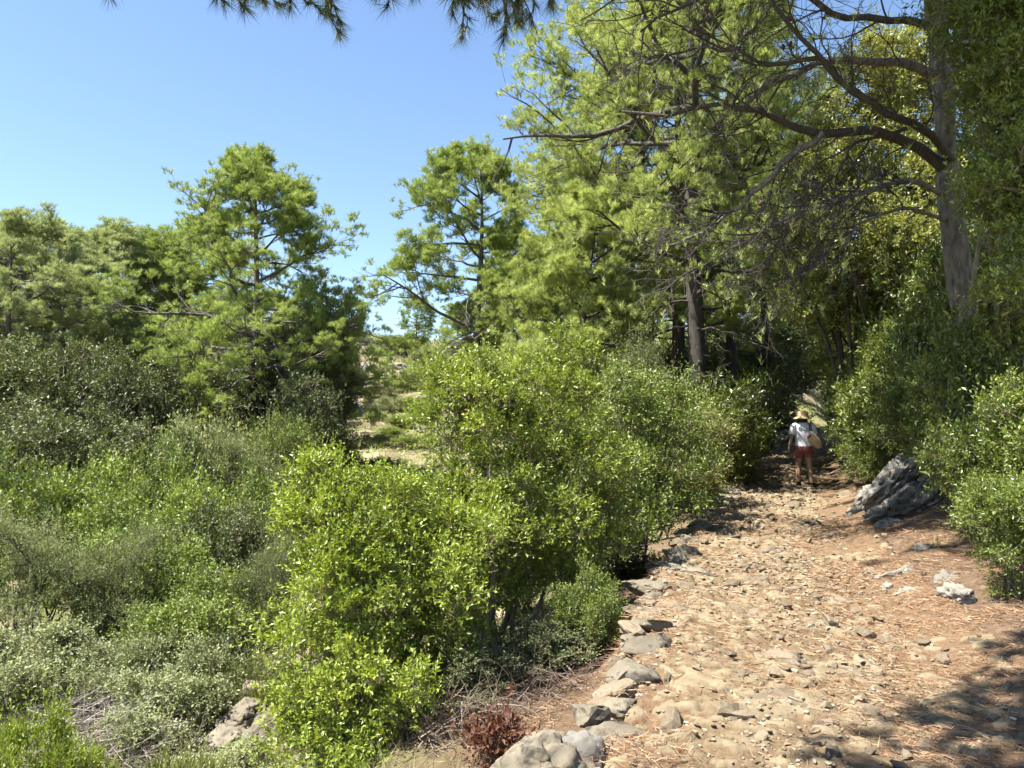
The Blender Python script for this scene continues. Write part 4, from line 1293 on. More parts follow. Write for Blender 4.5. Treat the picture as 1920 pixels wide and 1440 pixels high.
b0 = np.array([2.2, 13.6, gz1(2.2, 13.6)])
make_bush('mastic_bush', 'pale leafy bush with feathery side sprigs where the kerb narrows', tuple(b0),
          bush_geo(104, [lob(1300, 830, 13.8, 0.6, 0.6, 0.55, b0), lob(1290, 900, 13.4, 0.55, 0.5, 0.5, b0), lob(1240, 790, 14.2, 0.5, 0.5, 0.45, b0)], 100, 20, 8, 0.062, 0.024, 0.24, 0.18, 0.5, 14, 0.02, 0.3), SM['oak'])

# shared shapes of each kind: (height, radius, meshes)
def proto(kind, h, r, geo, mats):
    return (h, r, (geo[0].mesh('stem', mats[0]), geo[1].mesh('foliage', mats[1])))
PR = {
    'green': [proto('green', 2.2, 1.3, bush_geo(120 + i, dome(2.2, 1.3, 9, 120 + i), 100, 34, 7, 0.06, 0.032, 0.18, 0.24, 0.5, 12, 0.022, 0.3), SM['green']) for i in range(2)],
    'grey': [proto('grey', 1.0, 1.0, bush_geo(130, dome(1.0, 1.0, 9, 130, 0.15), 110, 32, 7, 0.04, 0.021, 0.14, 0.14, 0.6, 14, 0.012, 0.4), SM['grey'])],
    'heath': [proto('heath', 2.4, 1.1, bush_geo(140, dome(2.4, 1.1, 9, 140), 110, 18, 11, 0.05, 0.012, 0.26, 0.16, 0.9, 9, 0.035, 0.2, spread=0.6), SM['olive'])],
    'holm': [proto('holm', 3.2, 1.7, bush_geo(150 + i, dome(3.2, 1.7, 11, 150 + i), 110, 34, 7, 0.08, 0.045, 0.22, 0.32, 0.4, 12, 0.035, 0.3), SM['holm']) for i in range(2)],
    'mastic': [proto('mastic', 1.1, 0.8, bush_geo(160, dome(1.1, 0.8, 8, 160, 0.15), 80, 20, 8, 0.04, 0.018, 0.15, 0.1, 0.9, 12, 0.01, 0.3, spread=0.6), SM['mastic'])],
    'laurel': [proto('laurel', 2.6, 1.5, bush_geo(170 + i, dome(2.6, 1.5, 11, 170 + i), 120, 30, 8, 0.085, 0.034, 0.24, 0.24, 0.35, 14, 0.025, 0.3), SM['laurel']) for i in range(2)],
    'oak': [proto('oak', 3.4, 1.8, bush_geo(180 + i, dome(3.4, 1.8, 12, 180 + i), 125, 34, 7, 0.075, 0.04, 0.22, 0.3, 0.4, 14, 0.04, 0.3), SM['oak']) for i in range(2)],
}
# (kind, u, depth, top v, width in photo pixels, name, label)
SHRUBS = [
    ('green', 40, 14.5, 880, 230, 'green_shrub', 'green shrub at the picture edge, first of the bright row in the gully'),
    ('green', 175, 15.5, 868, 260, 'green_shrub', 'broad bright shrub in the gully next to the edge shrub'),
    ('green', 300, 15.5, 858, 230, 'green_shrub', 'bright rounded shrub in the gully in front of the dark oaks'),
    ('green', 390, 14.2, 905, 220, 'green_shrub', 'vivid green shrub in the gully below the broad pine trunk'),
    ('green', 235, 13.0, 950, 260, 'green_shrub', 'pale green shrub in the middle of the gully thicket'),
    ('heath', 85, 11.5, 985, 260, 'tree_heath', 'olive feathery heath with dark crooked stems at the picture edge'),
    ('heath', 240, 11.8, 1010, 190, 'tree_heath', 'grey feathery heath with bare white twigs in the gully'),
    ('green', 340, 12.4, 1015, 200, 'green_shrub', 'layered green shrub above the sunny scrub clearing'),
    ('holm', 430, 13.2, 955, 200, 'evergreen_shrub', 'dark evergreen shrub between the vivid shrub and the mastic bush'),
    ('green', 480, 15.0, 905, 200, 'green_shrub', 'dull green shrub beside the shaded gully'),
    ('grey', 385, 19.0, 800, 240, 'pale_shrub', 'tall pale shrub at the foot of the broad pine'),
    ('heath', 475, 19.0, 838, 150, 'tree_heath', 'narrow dark heath just under the broad pine trunk'),
    ('green', 540, 20.5, 785, 170, 'green_shrub', 'small bright shrub caught by the sun beside the dark trees'),
    ('holm', 570, 22.5, 720, 190, 'evergreen_oak', 'dark evergreen oak at the shaded mouth of the clearing'),
    ('holm', 598, 27.0, 590, 170, 'evergreen_oak', 'tall dark evergreen oak standing against the far clearing'),
    ('holm', 540, 27.0, 640, 220, 'evergreen_oak', 'dark evergreen oak behind the broad pine trunk'),
    ('holm', 632, 33.0, 630, 90, 'evergreen_oak', 'narrow dark oak whose edge borders the pale rocks'),
    ('holm', 20, 20.0, 770, 260, 'evergreen_oak', 'dusky oak at the picture edge behind the edge shrub'),
    ('holm', 60, 24.0, 660, 280, 'evergreen_oak', 'grey green oak under the thin grey pine'),
    ('holm', 165, 23.0, 665, 250, 'evergreen_oak', 'grey green oak under the forked grey pine'),
    ('holm', 250, 22.5, 690, 230, 'evergreen_oak', 'speckled oak between the grey pines and the broad pine'),
    ('holm', 335, 24.0, 690, 240, 'evergreen_oak', 'dark oak under the low limbs of the broad pine'),
    ('holm', 125, 19.0, 785, 270, 'evergreen_oak', 'shaded oak behind the broad bright shrub'),
    ('holm', 250, 18.8, 810, 240, 'evergreen_oak', 'shaded oak behind the bright rounded shrub'),
    ('oak', 410, 23.0, 750, 220, 'evergreen_oak', 'pale leaved oak just beside the broad pine trunk'),
    ('holm', 700, 26.0, 860, 170, 'evergreen_shrub', 'low dark shrub in the shade at the bottom of the clearing'),
    ('holm', 615, 24.0, 830, 170, 'evergreen_shrub', 'low dark shrub at the shadow edge of the clearing'),
    ('green', 420, 10.8, 1075, 260, 'green_shrub', 'low vivid green shrub above the broom tuft'),
    ('green', 320, 10.9, 1120, 190, 'green_shrub', 'low green shrub at the edge of the grey scrub'),
    ('heath', 510, 11.0, 1020, 140, 'tree_heath', 'brownish heath squeezed beside the wide mastic bush'),
    ('grey', 50, 10.0, 1175, 320, 'grey_shrub', 'grey green cistus shrub at the picture edge above the brushwood'),
    ('grey', 215, 10.0, 1200, 240, 'grey_shrub', 'pale grey cistus shrub behind the heap of brushwood'),
    ('grey', 345, 9.7, 1195, 260, 'grey_shrub', 'grey cistus shrub beside the broom tuft'),
    ('grey', 340, 8.8, 1260, 280, 'grey_shrub', 'low leafy cistus next to the layered rock'),
    ('grey', 470, 9.9, 1220, 200, 'grey_shrub', 'small cistus above the layered rock'),
    ('grey', 420, 7.2, 1400, 260, 'grey_shrub', 'low sparse cistus below the layered rock'),
    ('mastic', 70, 5.7, 1350, 250, 'mastic_shrub', 'bright yellow green sprouting shrub in the bottom corner'),
    ('mastic', 150, 6.0, 1385, 170, 'mastic_shrub', 'small bright sprouting shrub beside the corner one'),
    ('green', 1105, 7.0, 1065, 150, 'laurel_shrub', 'small dark narrow leaved shrub below the stone kerb'),
    ('holm', 1010, 6.7, 1165, 190, 'evergreen_shrub', 'low dark shrub at the foot of the forked stems'),
    ('holm', 890, 6.1, 1215, 190, 'evergreen_shrub', 'low dark shrub in the shade behind the rust red dead shrub'),
    ('laurel', 1850, 7.7, 770, 230, 'laurel_shrub', 'broad leafy bush hanging low over the bank at the path'),
    ('laurel', 1905, 6.4, 880, 220, 'laurel_shrub', 'leafy bush at the picture edge reaching towards the path margin'),
    ('laurel', 1855, 9.6, 740, 200, 'laurel_shrub', 'leafy bush just in front of the broken end of the outcrop'),
    ('holm', 985, 9.6, 985, 250, 'evergreen_shrub', 'dark shrub in the shade behind the forked stems'),
    ('holm', 1110, 10.3, 950, 230, 'evergreen_shrub', 'dark shrub in the shade under the kerb bush'),
    ('holm', 860, 10.5, 1000, 260, 'evergreen_shrub', 'dark shrub hidden between the two mastic bushes'),
    ('holm', 1010, 13.0, 850, 280, 'evergreen_shrub', 'shrub filling the hollow behind the tallest mastic bush'),
    ('green', 790, 17.0, 905, 240, 'green_shrub', 'green shrub on the near lip of the shaded gully'),
    ('holm', 1000, 27.0, 690, 300, 'evergreen_oak', 'oak thicket at the foot of the thin straight pine'),
    ('holm', 1120, 27.0, 660, 300, 'evergreen_oak', 'oak thicket behind the juniper'),
    ('holm', 1250, 30.0, 650, 300, 'evergreen_oak', 'oak thicket seen between the thick trunks'),
    ('holm', 1380, 32.0, 620, 300, 'evergreen_oak', 'oak thicket behind the trunks near the path bend'),
    ('holm', 1500, 36.0, 600, 320, 'evergreen_oak', 'oak thicket deep in the wood over the path'),
    ('holm', -30, 33.0, 600, 280, 'evergreen_oak', 'far oak behind the grey pines at the picture edge'),
    ('holm', 110, 36.0, 600, 300, 'evergreen_oak', 'far oak showing between the two grey pine trunks'),
    ('holm', 240, 38.0, 590, 300, 'evergreen_oak', 'far oak below the round topped pine'),
    ('holm', 400, 40.0, 600, 300, 'evergreen_oak', 'far oak behind the crown base of the broad pine'),
    ('holm', 520, 42.0, 590, 280, 'evergreen_oak', 'far oak up the slope between broad pine and clearing'),
    ('holm', 590, 50.0, 585, 150, 'evergreen_oak', 'far oak high on the slope at the clearing edge'),
    ('heath', 1205, 16.0, 668, 170, 'juniper', 'pale green juniper rising above the kerb bushes'),
    ('laurel', 1330, 17.5, 712, 250, 'evergreen_shrub', 'deep green shrub under the trunk cluster'),
    ('laurel', 1410, 20.0, 718, 230, 'evergreen_shrub', 'deep green shrub on the outer side of the path bend'),
    ('laurel', 1390, 17.6, 790, 150, 'evergreen_shrub', 'low shaded shrub at the kerb opposite the walker'),
    ('holm', 1450, 25.0, 735, 180, 'evergreen_shrub', 'dark shrub closing the path beyond the walker'),
    ('holm', 1500, 30.0, 700, 260, 'evergreen_shrub', 'dark thicket far up the path behind the walker'),
    ('oak', 1535, 21.0, 640, 190, 'evergreen_oak', 'leafy oak just behind the walker on the bank'),
    ('oak', 1600, 17.5, 560, 270, 'evergreen_oak', 'sunlit glossy oak on the bank above the walker'),
    ('laurel', 1560, 18.2, 760, 170, 'laurel_shrub', 'low dark bush at the walker elbow on the bank'),
    ('laurel', 1640, 14.6, 745, 240, 'laurel_shrub', 'dark leafy bush behind the pointed outcrop'),
    ('laurel', 1710, 14.8, 610, 260, 'laurel_shrub', 'deep green feathery bush above the pointed outcrop'),
    ('laurel', 1800, 12.0, 670, 260, 'laurel_shrub', 'leafy bush under the big pale pine trunk'),
    ('laurel', 1850, 9.6, 600, 290, 'laurel_shrub', 'tall laurel bush reaching to the picture edge'),
    ('laurel', 1900, 8.4, 800, 230, 'laurel_shrub', 'glossy laurel bush overhanging the white bank rocks'),
    ('laurel', 1610, 21.0, 500, 260, 'laurel_shrub', 'tall shaded bush on the bank above and behind the walker'),
    ('oak', 1690, 18.5, 470, 280, 'evergreen_oak', 'oak in the leafy wall above the pointed outcrop'),
    ('laurel', 1770, 16.0, 480, 280, 'laurel_shrub', 'tall dark bush in the leafy wall below the big pine trunk'),
    ('oak', 1580, 25.0, 520, 220, 'evergreen_oak', 'oak deep in the shade at the top of the path'),
    ('laurel', 1860, 13.0, 420, 300, 'laurel_shrub', 'tall dark bush in the leafy wall near the picture edge'),
    ('oak', 1545, 19.5, 650, 110, 'evergreen_oak', 'narrow leafy oak directly beside the walker'),
    ('laurel', 1575, 17.8, 700, 110, 'laurel_shrub', 'dark bush on the bank between walker and outcrop'),
    ('laurel', 1610, 16.0, 690, 130, 'laurel_shrub', 'dark bush with sun flecks just above the path margin'),
    ('oak', 1530, 23.5, 600, 120, 'evergreen_oak', 'shaded oak on the bank beyond the walker'),
    ('laurel', 1500, 27.0, 690, 110, 'laurel_shrub', 'shaded bush on the inner side of the path bend'),
    ('laurel', 1650, 14.2, 800, 110, 'laurel_shrub', 'small leafy bush touching the pointed outcrop'),
    ('laurel', 1740, 13.0, 720, 170, 'laurel_shrub', 'leafy bush rising straight behind the craggy outcrop'),
    ('laurel', 1800, 10.6, 800, 140, 'laurel_shrub', 'bush between the craggy outcrop and the overhanging laurel'),
    ('laurel', 1860, 8.8, 790, 170, 'laurel_shrub', 'bright leafy bush hanging over the bank above the white rocks'),
    ('laurel', 1875, 10.0, 780, 240, 'laurel_shrub', 'laurel bush between the outcrop and the overhanging one'),
    ('laurel', 1960, 6.6, 880, 200, 'laurel_shrub', 'low laurel sprigs at the picture edge above the shaded path margin'),
    ('holm', 1930, 12.5, 420, 300, 'evergreen_oak', 'dark oak filling the picture edge behind the laurel bushes'),
    ('laurel', 1985, 7.2, 700, 300, 'laurel_shrub', 'laurel bush cut by the picture edge over the shaded bank'),
]
for (u, v, w_) in [(715, 745, 60), (735, 775, 70), (760, 735, 60), (775, 770, 60), (705, 790, 45), (750, 805, 60), (790, 790, 60), (720, 720, 45), (780, 715, 60), (705, 665, 45), (735, 660, 70), (770, 665, 80), (800, 690, 80), (730, 825, 60), (765, 840, 60), (700, 840, 60), (815, 740, 70), (690, 760, 30)]:
    yy = 22.0
    while yy < 90:
        p = at(u, v, yy)
        if p[2] < gz1(p[0], p[1]):
            break
        yy += 0.3
    SHRUBS.append(('green' if (u + v) % 2 else 'grey', u, yy, v - w_ * 0.45, w_, 'scrub_cushion', 'low rounded scrub cushion on the sunny far clearing'))
rng = np.random.default_rng(303)
cnt = {}
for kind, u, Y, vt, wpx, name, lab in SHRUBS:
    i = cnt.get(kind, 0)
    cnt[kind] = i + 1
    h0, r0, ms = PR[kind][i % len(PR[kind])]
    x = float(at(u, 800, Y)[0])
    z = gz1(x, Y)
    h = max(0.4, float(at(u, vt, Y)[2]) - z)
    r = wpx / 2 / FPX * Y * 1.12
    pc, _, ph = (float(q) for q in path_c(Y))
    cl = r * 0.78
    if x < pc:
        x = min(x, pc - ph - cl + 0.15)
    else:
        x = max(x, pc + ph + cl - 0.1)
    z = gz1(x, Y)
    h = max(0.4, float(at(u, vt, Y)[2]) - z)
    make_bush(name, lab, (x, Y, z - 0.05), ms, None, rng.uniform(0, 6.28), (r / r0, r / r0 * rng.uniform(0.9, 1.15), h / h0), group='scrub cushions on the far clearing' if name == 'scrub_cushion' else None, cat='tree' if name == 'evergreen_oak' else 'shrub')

# ------------------------------------------------------------------ broadleaf trees on the bank
def bank_tree(label, u, Y, lobes_px, seed, mats, ncl, L, W, name='evergreen_oak', **kw):
    x = float(at(u, 800, Y)[0])
    b = np.array([x, Y, gz1(x, Y)])
    lobes = [lob(*q, b) for q in lobes_px]
    t = make_bush(name, label, tuple(b), bush_geo(seed, lobes, ncl, 27, 8, L, W, kw.get('shoot', 0.24), kw.get('cr', 0.26), kw.get('upb', 0.3), kw.get('stems', 16), kw.get('sr', 0.06), 0.2, floor=1.0), mats, cat='tree')
    return t
bank_tree('laurel tree in the upper corner, its glossy crown hiding the big pine trunk', 1900, 9.6,
          [(1880, 60, 9.4, 0.7, 0.8, 0.6), (1850, 150, 9.2, 0.3, 0.5, 0.4), (1920, 220, 9.2, 0.6, 0.8, 0.7), (1775, 50, 9.6, 0.3, 0.4, 0.3), (1890, 380, 9.0, 0.45, 0.6, 0.5), (1960, 330, 8.8, 0.7, 0.7, 0.7), (1930, 520, 8.8, 0.6, 0.6, 0.6), (1850, -120, 9.6, 0.9, 0.9, 0.6), (2000, 60, 9.2, 0.9, 0.9, 0.9)], 201, SM['laurel'], 270, 0.07, 0.028, 'laurel_tree', shoot=0.2, cr=0.22, upb=0.55)
bank_tree('airy pale oak crown seen through the arching pine limbs', 1640, 17,
          [(1620, 180, 17, 1.2, 1.2, 1.0), (1560, 320, 16.6, 1.0, 1.0, 0.9), (1680, 330, 16.4, 1.2, 1.0, 1.0), (1600, 450, 16, 1.2, 1.0, 0.9), (1500, 450, 16.6, 0.8, 0.8, 0.7), (1690, 130, 17, 0.9, 0.9, 0.9), (1710, 470, 15.4, 1.0, 0.9, 0.9), (1540, 560, 16.8, 0.9, 0.9, 0.8)], 202, SM['oak'], 330, 0.085, 0.045, stems=22, cr=0.3)
bank_tree('dim oak crown behind the laurel tree, high on the bank', 1800, 18,
          [(1800, 200, 18, 1.8, 1.5, 1.6), (1900, 60, 18, 1.8, 1.5, 1.6), (1780, 420, 17.5, 1.6, 1.4, 1.4), (1900, 360, 17, 1.8, 1.5, 1.6), (1850, 620, 16.5, 1.5, 1.4, 1.2), (2020, 300, 17, 1.8, 1.5, 2.0)], 203, SM['holm'], 260, 0.11, 0.06, stems=20, cr=0.42)

# ------------------------------------------------------------------ brushwood, broom, dead leaves
def twig_heap(seed, r, h, n, ln=0.9):
    rng = np.random.default_rng(seed)
    a = rng.uniform(0, 6.28, n)
    q = np.sqrt(rng.random(n)) * r
    p = np.stack([np.cos(a) * q, np.sin(a) * q, rng.random(n) * h * (1 - (q / r) ** 2)], -1)
    b = rng.uniform(0, 6.28, n)
    d = nrm(np.stack([np.cos(b), np.sin(b), rng.normal(0.15, 0.3, n)], -1))
    C = np.empty((n, 6, 3))
    C[:, 0] = p - d * ln * 0.3
    L = ln * rng.uniform(0.4, 1.2, n)
    for s in range(1, 6):
        C[:, s] = C[:, s - 1] + d * (L / 5)[:, None]
        d = nrm(d + rng.normal(size=d.shape) * 0.18 - UP * 0.06)
    g = Geo()
    tubes(g, C, np.linspace(1, 0.35, 6)[None] * rng.uniform(0.002, 0.006, n)[:, None], 3, rng.random(n))
    C2, i2, _ = grow(rng, C, 2, 0.2, 1, 0.7, 0.3, 0.25, 4, 0, 0.2)
    tubes(g, C2, np.linspace(1, 0.4, 4)[None] * np.full((len(C2), 1), 0.0022), 3, rng.random(len(C2)))
    return g
def heap(label, u, v, Y, *a, name='brushwood', cat='brushwood', mat='twig'):
    x = float(at(u, v, Y)[0])
    o = link(name, twig_heap(*a).mesh(name, M[mat]), None, (x, Y, gz1(x, Y)))
    return tag(o, label, cat)
heap('heap of grey dry brushwood in the scrub clearing', 140, 1340, 7.8, 1, 1.4, 0.6, 1200, 1.0)
heap('thin grey brushwood in front of the cistus shrubs', 230, 1270, 9.3, 2, 1.2, 0.5, 700, 0.9)
heap('tangle of dead twigs under the tallest mastic bush', 1020, 1240, 6.2, 3, 0.5, 0.2, 220, 0.4, mat='twig_brown')
heap('tangle of dead twigs in the dark under the wide mastic bush', 900, 1330, 5.6, 4, 0.5, 0.2, 260, 0.4, mat='twig_brown')

def broom_geo(seed, r, h, n):
    rng = np.random.default_rng(seed)
    a = rng.uniform(0, 6.28, n)
    q = np.sqrt(rng.random(n)) * r
    p = np.stack([np.cos(a) * q, np.sin(a) * q, np.zeros(n)], -1)
    d = nrm(np.stack([np.cos(a) * q / r * 0.3, np.sin(a) * q / r * 0.3, np.ones(n)], -1) + rng.normal(size=(n, 3)) * 0.13)
    C = np.empty((n, 5, 3))
    C[:, 0] = p
    L = h * rng.uniform(0.5, 1.1, n)
    for s in range(1, 5):
        C[:, s] = C[:, s - 1] + d * (L / 4)[:, None]
        d = nrm(d + rng.normal(size=d.shape) * 0.07)
    g = Geo()
    tubes(g, C, np.linspace(1, 0.4, 5)[None] * rng.uniform(0.002, 0.004, n)[:, None], 3, rng.random(n))
    C2, _, _ = grow(rng, C, 3, 0.3, 0.95, 0.35, 0.15, h * 0.3, 3, 0.1, 0.05)
    tubes(g, C2, np.full((len(C2), 3), 0.0022), 3, rng.random(len(C2)))
    return g
for i, (u, v, Y, r, h, lab) in enumerate([(430, 1290, 9.4, 0.36, 0.75, 'upright yellow green broom tuft among the cistus'), (325, 1440, 6.6, 0.28, 0.5, 'broom tuft at the bottom edge beside the dry grass'), (508, 1290, 9.0, 0.16, 0.55, 'thin broom tuft next to the wide mastic bush')]):
    x = float(at(u, v, Y)[0])
    tag(link('broom', broom_geo(30 + i, r, h, 420).mesh('broom', M['broom']), None, (x, Y, gz1(x, Y) - 0.02)), lab, 'shrub')
x, y = float(at(935, 1400, 4.7)[0]), 4.7
make_bush('dead_shrub', 'small dead shrub with rust red leaves at the bottom edge', (x, y, gz1(x, y)), bush_geo(210, dome(0.2, 0.2, 3, 210), 22, 9, 6, 0.045, 0.02, 0.12, 0.05, 0.3, 8, 0.008, 0.1), SM['rust'])

# ------------------------------------------------------------------ grass and low growth nobody could count
def blades(seed, x, y, z, n_per, h, w, spread, lean=0.5):
    rng = np.random.default_rng(seed)
    k = np.repeat(np.arange(len(x)), n_per)
    P = np.stack([x, y, z], -1)[k] + rng.normal(size=(len(k), 3)) * [spread, spread, 0]
    D = nrm(rng.normal(size=P.shape) * lean + UP)
    return P, D, h * rng.uniform(0.5, 1.2, len(k)), np.full(len(k), w), rng
def scatter(name, mat, seed, n, xr, yr, n_per, h, w, spread, mask, lean=0.5):
    rng = np.random.default_rng(seed)
    x = rng.uniform(*xr, n)
    y = rng.uniform(*yr, n)
    k = mask(x, y, rng)
    x, y = x[k], y[k]
    P, D, H_, W_, rg = blades(seed + 1, x, y, ground_z(x, y), n_per, h, w, spread, lean)
    W_ = W_ * (0.6 + 0.05 * P[:, 1])
    g = Geo()
    needles(g, P, D, H_, W_, rg, rg.random(len(P)))
    tag(link(name, g.mesh(name, M[mat])), kind='stuff')
def off_path_left(x, y, rng, lo=0.3):
    xc, zp, hw = path_c(y)
    return (xc - hw - x) > lo
scatter('dry_grass', 'straw', 51, 5200, (-9, 1.5), (4, 13), 9, 0.16, 0.006, 0.07, lambda x, y, r: off_path_left(x, y, r, 0.9) & (fbm(xy0(x, y), 3, 4) > -0.25) & (np.abs(x) < 0.9 * y))
scatter('meadow_grass', 'straw', 53, 3800, (-26, 3), (30, 72), 8, 0.45, 0.008, 0.25, lambda x, y, r: (x > -0.26 * y) & (x < 0.02 * y + 1) & (fbm(xy0(x / 3, y / 3), 3, 4) > -0.2))
scatter('meadow_herbs', 'green', 55, 2600, (-26, 3), (26, 72), 10, 0.5, 0.012, 0.3, lambda x, y, r: (x > -0.26 * y) & (x < 0.02 * y + 1) & (fbm(xy0(x / 2.5, y / 2.5), 3, 14) > 0.1), 0.9)
scatter('low_herbs', 'grey', 57, 3000, (-9, 1), (6, 13), 9, 0.14, 0.012, 0.09, lambda x, y, r: off_path_left(x, y, r, 1.2) & (fbm(xy0(x, y), 3, 24) > 0.0) & (np.abs(x) < 0.9 * y), 1.1)
scatter('bank_grass', 'green', 59, 700, (2, 9), (4, 18), 9, 0.16, 0.006, 0.06, lambda x, y, r: (x - path_c(y)[0] - path_c(y)[2] > 0.5) & (x - path_c(y)[0] - path_c(y)[2] < 2.2) & (fbm(xy0(x * 1.4, y * 1.4), 2, 34) > 0.2), 0.9)

# ------------------------------------------------------------------ the walker
def ellipse_loft(rings, ns=20, cap=True):
    """rings: (cx,cy,cz, rx, ry, tilt_x) elliptical cross sections joined into one skin"""
    g_v, g_f = [], []
    a = np.arange(ns) * 2 * np.pi / ns
    for (cx, cy, cz, rx, ry, tl) in rings:
        g_v.append(np.stack([cx + rx * np.cos(a), cy + ry * np.sin(a), cz + tl * np.cos(a) * rx], -1))
    V = np.concatenate(g_v)
    k = len(rings)
    j = np.arange(ns)
    F = np.concatenate([np.stack([i * ns + j, i * ns + (j + 1) % ns, (i + 1) * ns + (j + 1) % ns, (i + 1) * ns + j], -1) for i in range(k - 1)])
    return V, F

def limb_loft(pts, radii, ns=12, n=12):
    g = Geo()
    C = curve_pts(pts, n)[None]
    R = np.interp(np.linspace(0, 1, n), np.linspace(0, 1, len(radii)), radii)[None]
    tubes(g, C, R, ns)
    return g

skin = plain_mat('skin', (0.42, 0.25, 0.17), 0.55, 0.05)
shirt_m = plain_mat('white_cotton', (0.78, 0.78, 0.8), 0.9, 0.04)
shorts_m = plain_mat('rust_shorts', (0.26, 0.085, 0.075), 0.8, 0.12)
straw_m = plain_mat('straw_weave', (0.52, 0.39, 0.2), 0.85, 0.15, 60)
black_m = plain_mat('black_cloth', (0.018, 0.018, 0.02), 0.7)
shoe_m = plain_mat('shoe_leather', (0.03, 0.028, 0.03), 0.6)
sole_m = plain_mat('shoe_sole', (0.45, 0.43, 0.4), 0.7)
hair_m = plain_mat('dark_hair', (0.02, 0.014, 0.01), 0.5)
canvas_m = plain_mat('beige_canvas', (0.5, 0.41, 0.24), 0.9, 0.08, 50)
red_m = plain_mat('red_cloth', (0.35, 0.03, 0.03), 0.8)
print_m = plain_mat('grey_print', (0.09, 0.12, 0.17), 0.8)
blue_m = plain_mat('pale_blue_cloth', (0.5, 0.6, 0.8), 0.8)

wx, wy = 6.5, 17.3
wz = float(path_z(np.array([wx]), np.array([wy]))[0]) - 0.01
person = thing('person', 'walker seen from behind in white T-shirt, rust shorts and straw bucket hat', 'person', (wx, wy, wz), -0.12, None, (1.1, 1.05, 1.0))

# body: one skinned figure
J = {'pelvis': (0, 0, 0.93, 0.125, 0.1), 'waist': (0.005, 0, 1.08, 0.105, 0.085), 'chest': (0.01, 0.01, 1.25, 0.125, 0.09), 'upper': (0.005, 0.0, 1.36, 0.1, 0.07), 'neck': (0.0, 0.01, 1.45, 0.05, 0.05), 'skull': (0.0, 0.03, 1.56, 0.085, 0.095), 'crown': (0.0, 0.03, 1.63, 0.06, 0.07),
     'shl': (-0.155, 0.0, 1.375, 0.05, 0.05), 'ell': (-0.235, -0.02, 1.11, 0.036, 0.036), 'wrl': (-0.275, 0.02, 0.885, 0.025, 0.022), 'pal': (-0.285, 0.035, 0.825, 0.032, 0.016), 'fil': (-0.285, 0.05, 0.76, 0.012, 0.01), 'f2l': (-0.272, 0.06, 0.765, 0.01, 0.01), 'thl': (-0.258, 0.062, 0.81, 0.011, 0.011),
     'shr': (0.165, 0.0, 1.375, 0.05, 0.05), 'elr': (0.235, 0.03, 1.12, 0.036, 0.036), 'wrr': (0.235, 0.15, 0.92, 0.025, 0.022), 'par': (0.232, 0.185, 0.865, 0.032, 0.016), 'fir': (0.23, 0.21, 0.805, 0.012, 0.01), 'thr': (0.205, 0.21, 0.86, 0.011, 0.011),
     'hil': (-0.085, 0.0, 0.84, 0.092, 0.09), 'knl': (-0.085, 0.09, 0.49, 0.056, 0.056), 'cal': (-0.085, 0.085, 0.36, 0.054, 0.054), 'anl': (-0.08, 0.07, 0.09, 0.033, 0.033), 'tol': (-0.09, 0.2, 0.04, 0.036, 0.03),
     'hir': (0.088, 0.0, 0.84, 0.092, 0.09), 'knr': (0.11, 0.0, 0.48, 0.056, 0.056), 'car': (0.118, -0.035, 0.34, 0.054, 0.054), 'anr': (0.135, -0.1, 0.08, 0.033, 0.033), 'tor': (0.15, 0.03, 0.03, 0.036, 0.03)}
E = [('pelvis', 'waist'), ('waist', 'chest'), ('chest', 'upper'), ('upper', 'neck'), ('neck', 'skull'), ('skull', 'crown'), ('upper', 'shl'), ('shl', 'ell'), ('ell', 'wrl'), ('wrl', 'pal'), ('pal', 'fil'), ('pal', 'f2l'), ('pal', 'thl'), ('upper', 'shr'), ('shr', 'elr'), ('elr', 'wrr'), ('wrr', 'par'), ('par', 'fir'), ('par', 'thr'),
     ('pelvis', 'hil'), ('hil', 'knl'), ('knl', 'cal'), ('cal', 'anl'), ('anl', 'tol'), ('pelvis', 'hir'), ('hir', 'knr'), ('knr', 'car'), ('car', 'anr'), ('anr', 'tor')]
names = list(J)
me = bpy.data.meshes.new('body')
me.from_pydata([J[n][:3] for n in names], [(names.index(a), names.index(b)) for a, b in E], [])
me.materials.append(skin)
body = link('body', me, person)
sm = body.modifiers.new('skin', 'SKIN')
for n, sv in zip(names, me.skin_vertices[0].data):
    sv.radius = J[n][3:5]
    sv.use_root = n == 'pelvis'
body.modifiers.new('smooth', 'SUBSURF').levels = 2
body.modifiers['smooth'].render_levels = 2

def cloth(name, V, F, mat, parent=None, sub=True, thick=0.006):
    g = Geo()
    g.add(V, F)
    o = link(name, g.mesh(name, mat, True, False), parent or person)
    m = o.modifiers.new('thick', 'SOLIDIFY')
    m.thickness = thick
    m.offset = 1
    return o
rs = [(0.01, 0.0, 0.905, 0.168, 0.128, 0.22), (0.01, 0.0, 0.94, 0.165, 0.126, 0.2), (0.008, 0.0, 1.0, 0.158, 0.118, 0.14), (0.005, 0, 1.07, 0.148, 0.108, 0.08), (0.005, 0.0, 1.15, 0.153, 0.108, 0.03), (0.005, 0.0, 1.23, 0.163, 0.112, 0), (0.005, 0.0, 1.31, 0.172, 0.11, 0), (0.005, 0.0, 1.37, 0.17, 0.098, 0), (0.003, 0.0, 1.41, 0.14, 0.082, 0), (0.0, 0.005, 1.44, 0.09, 0.068, 0), (0.0, 0.01, 1.455, 0.066, 0.06, 0)]
V, F = ellipse_loft(rs, 40)
fold = fbm(np.stack([V[:, 0] * 9 + V[:, 2] * 7, V[:, 1] * 5, V[:, 2] * 4 - V[:, 0] * 8], -1), 3, 8) * 0.012 * smooth(1.36, 1.15, V[:, 2])
V[:, :2] *= (1 + fold / 0.14)[:, None]
shirt = cloth('shirt', V, F, shirt_m)
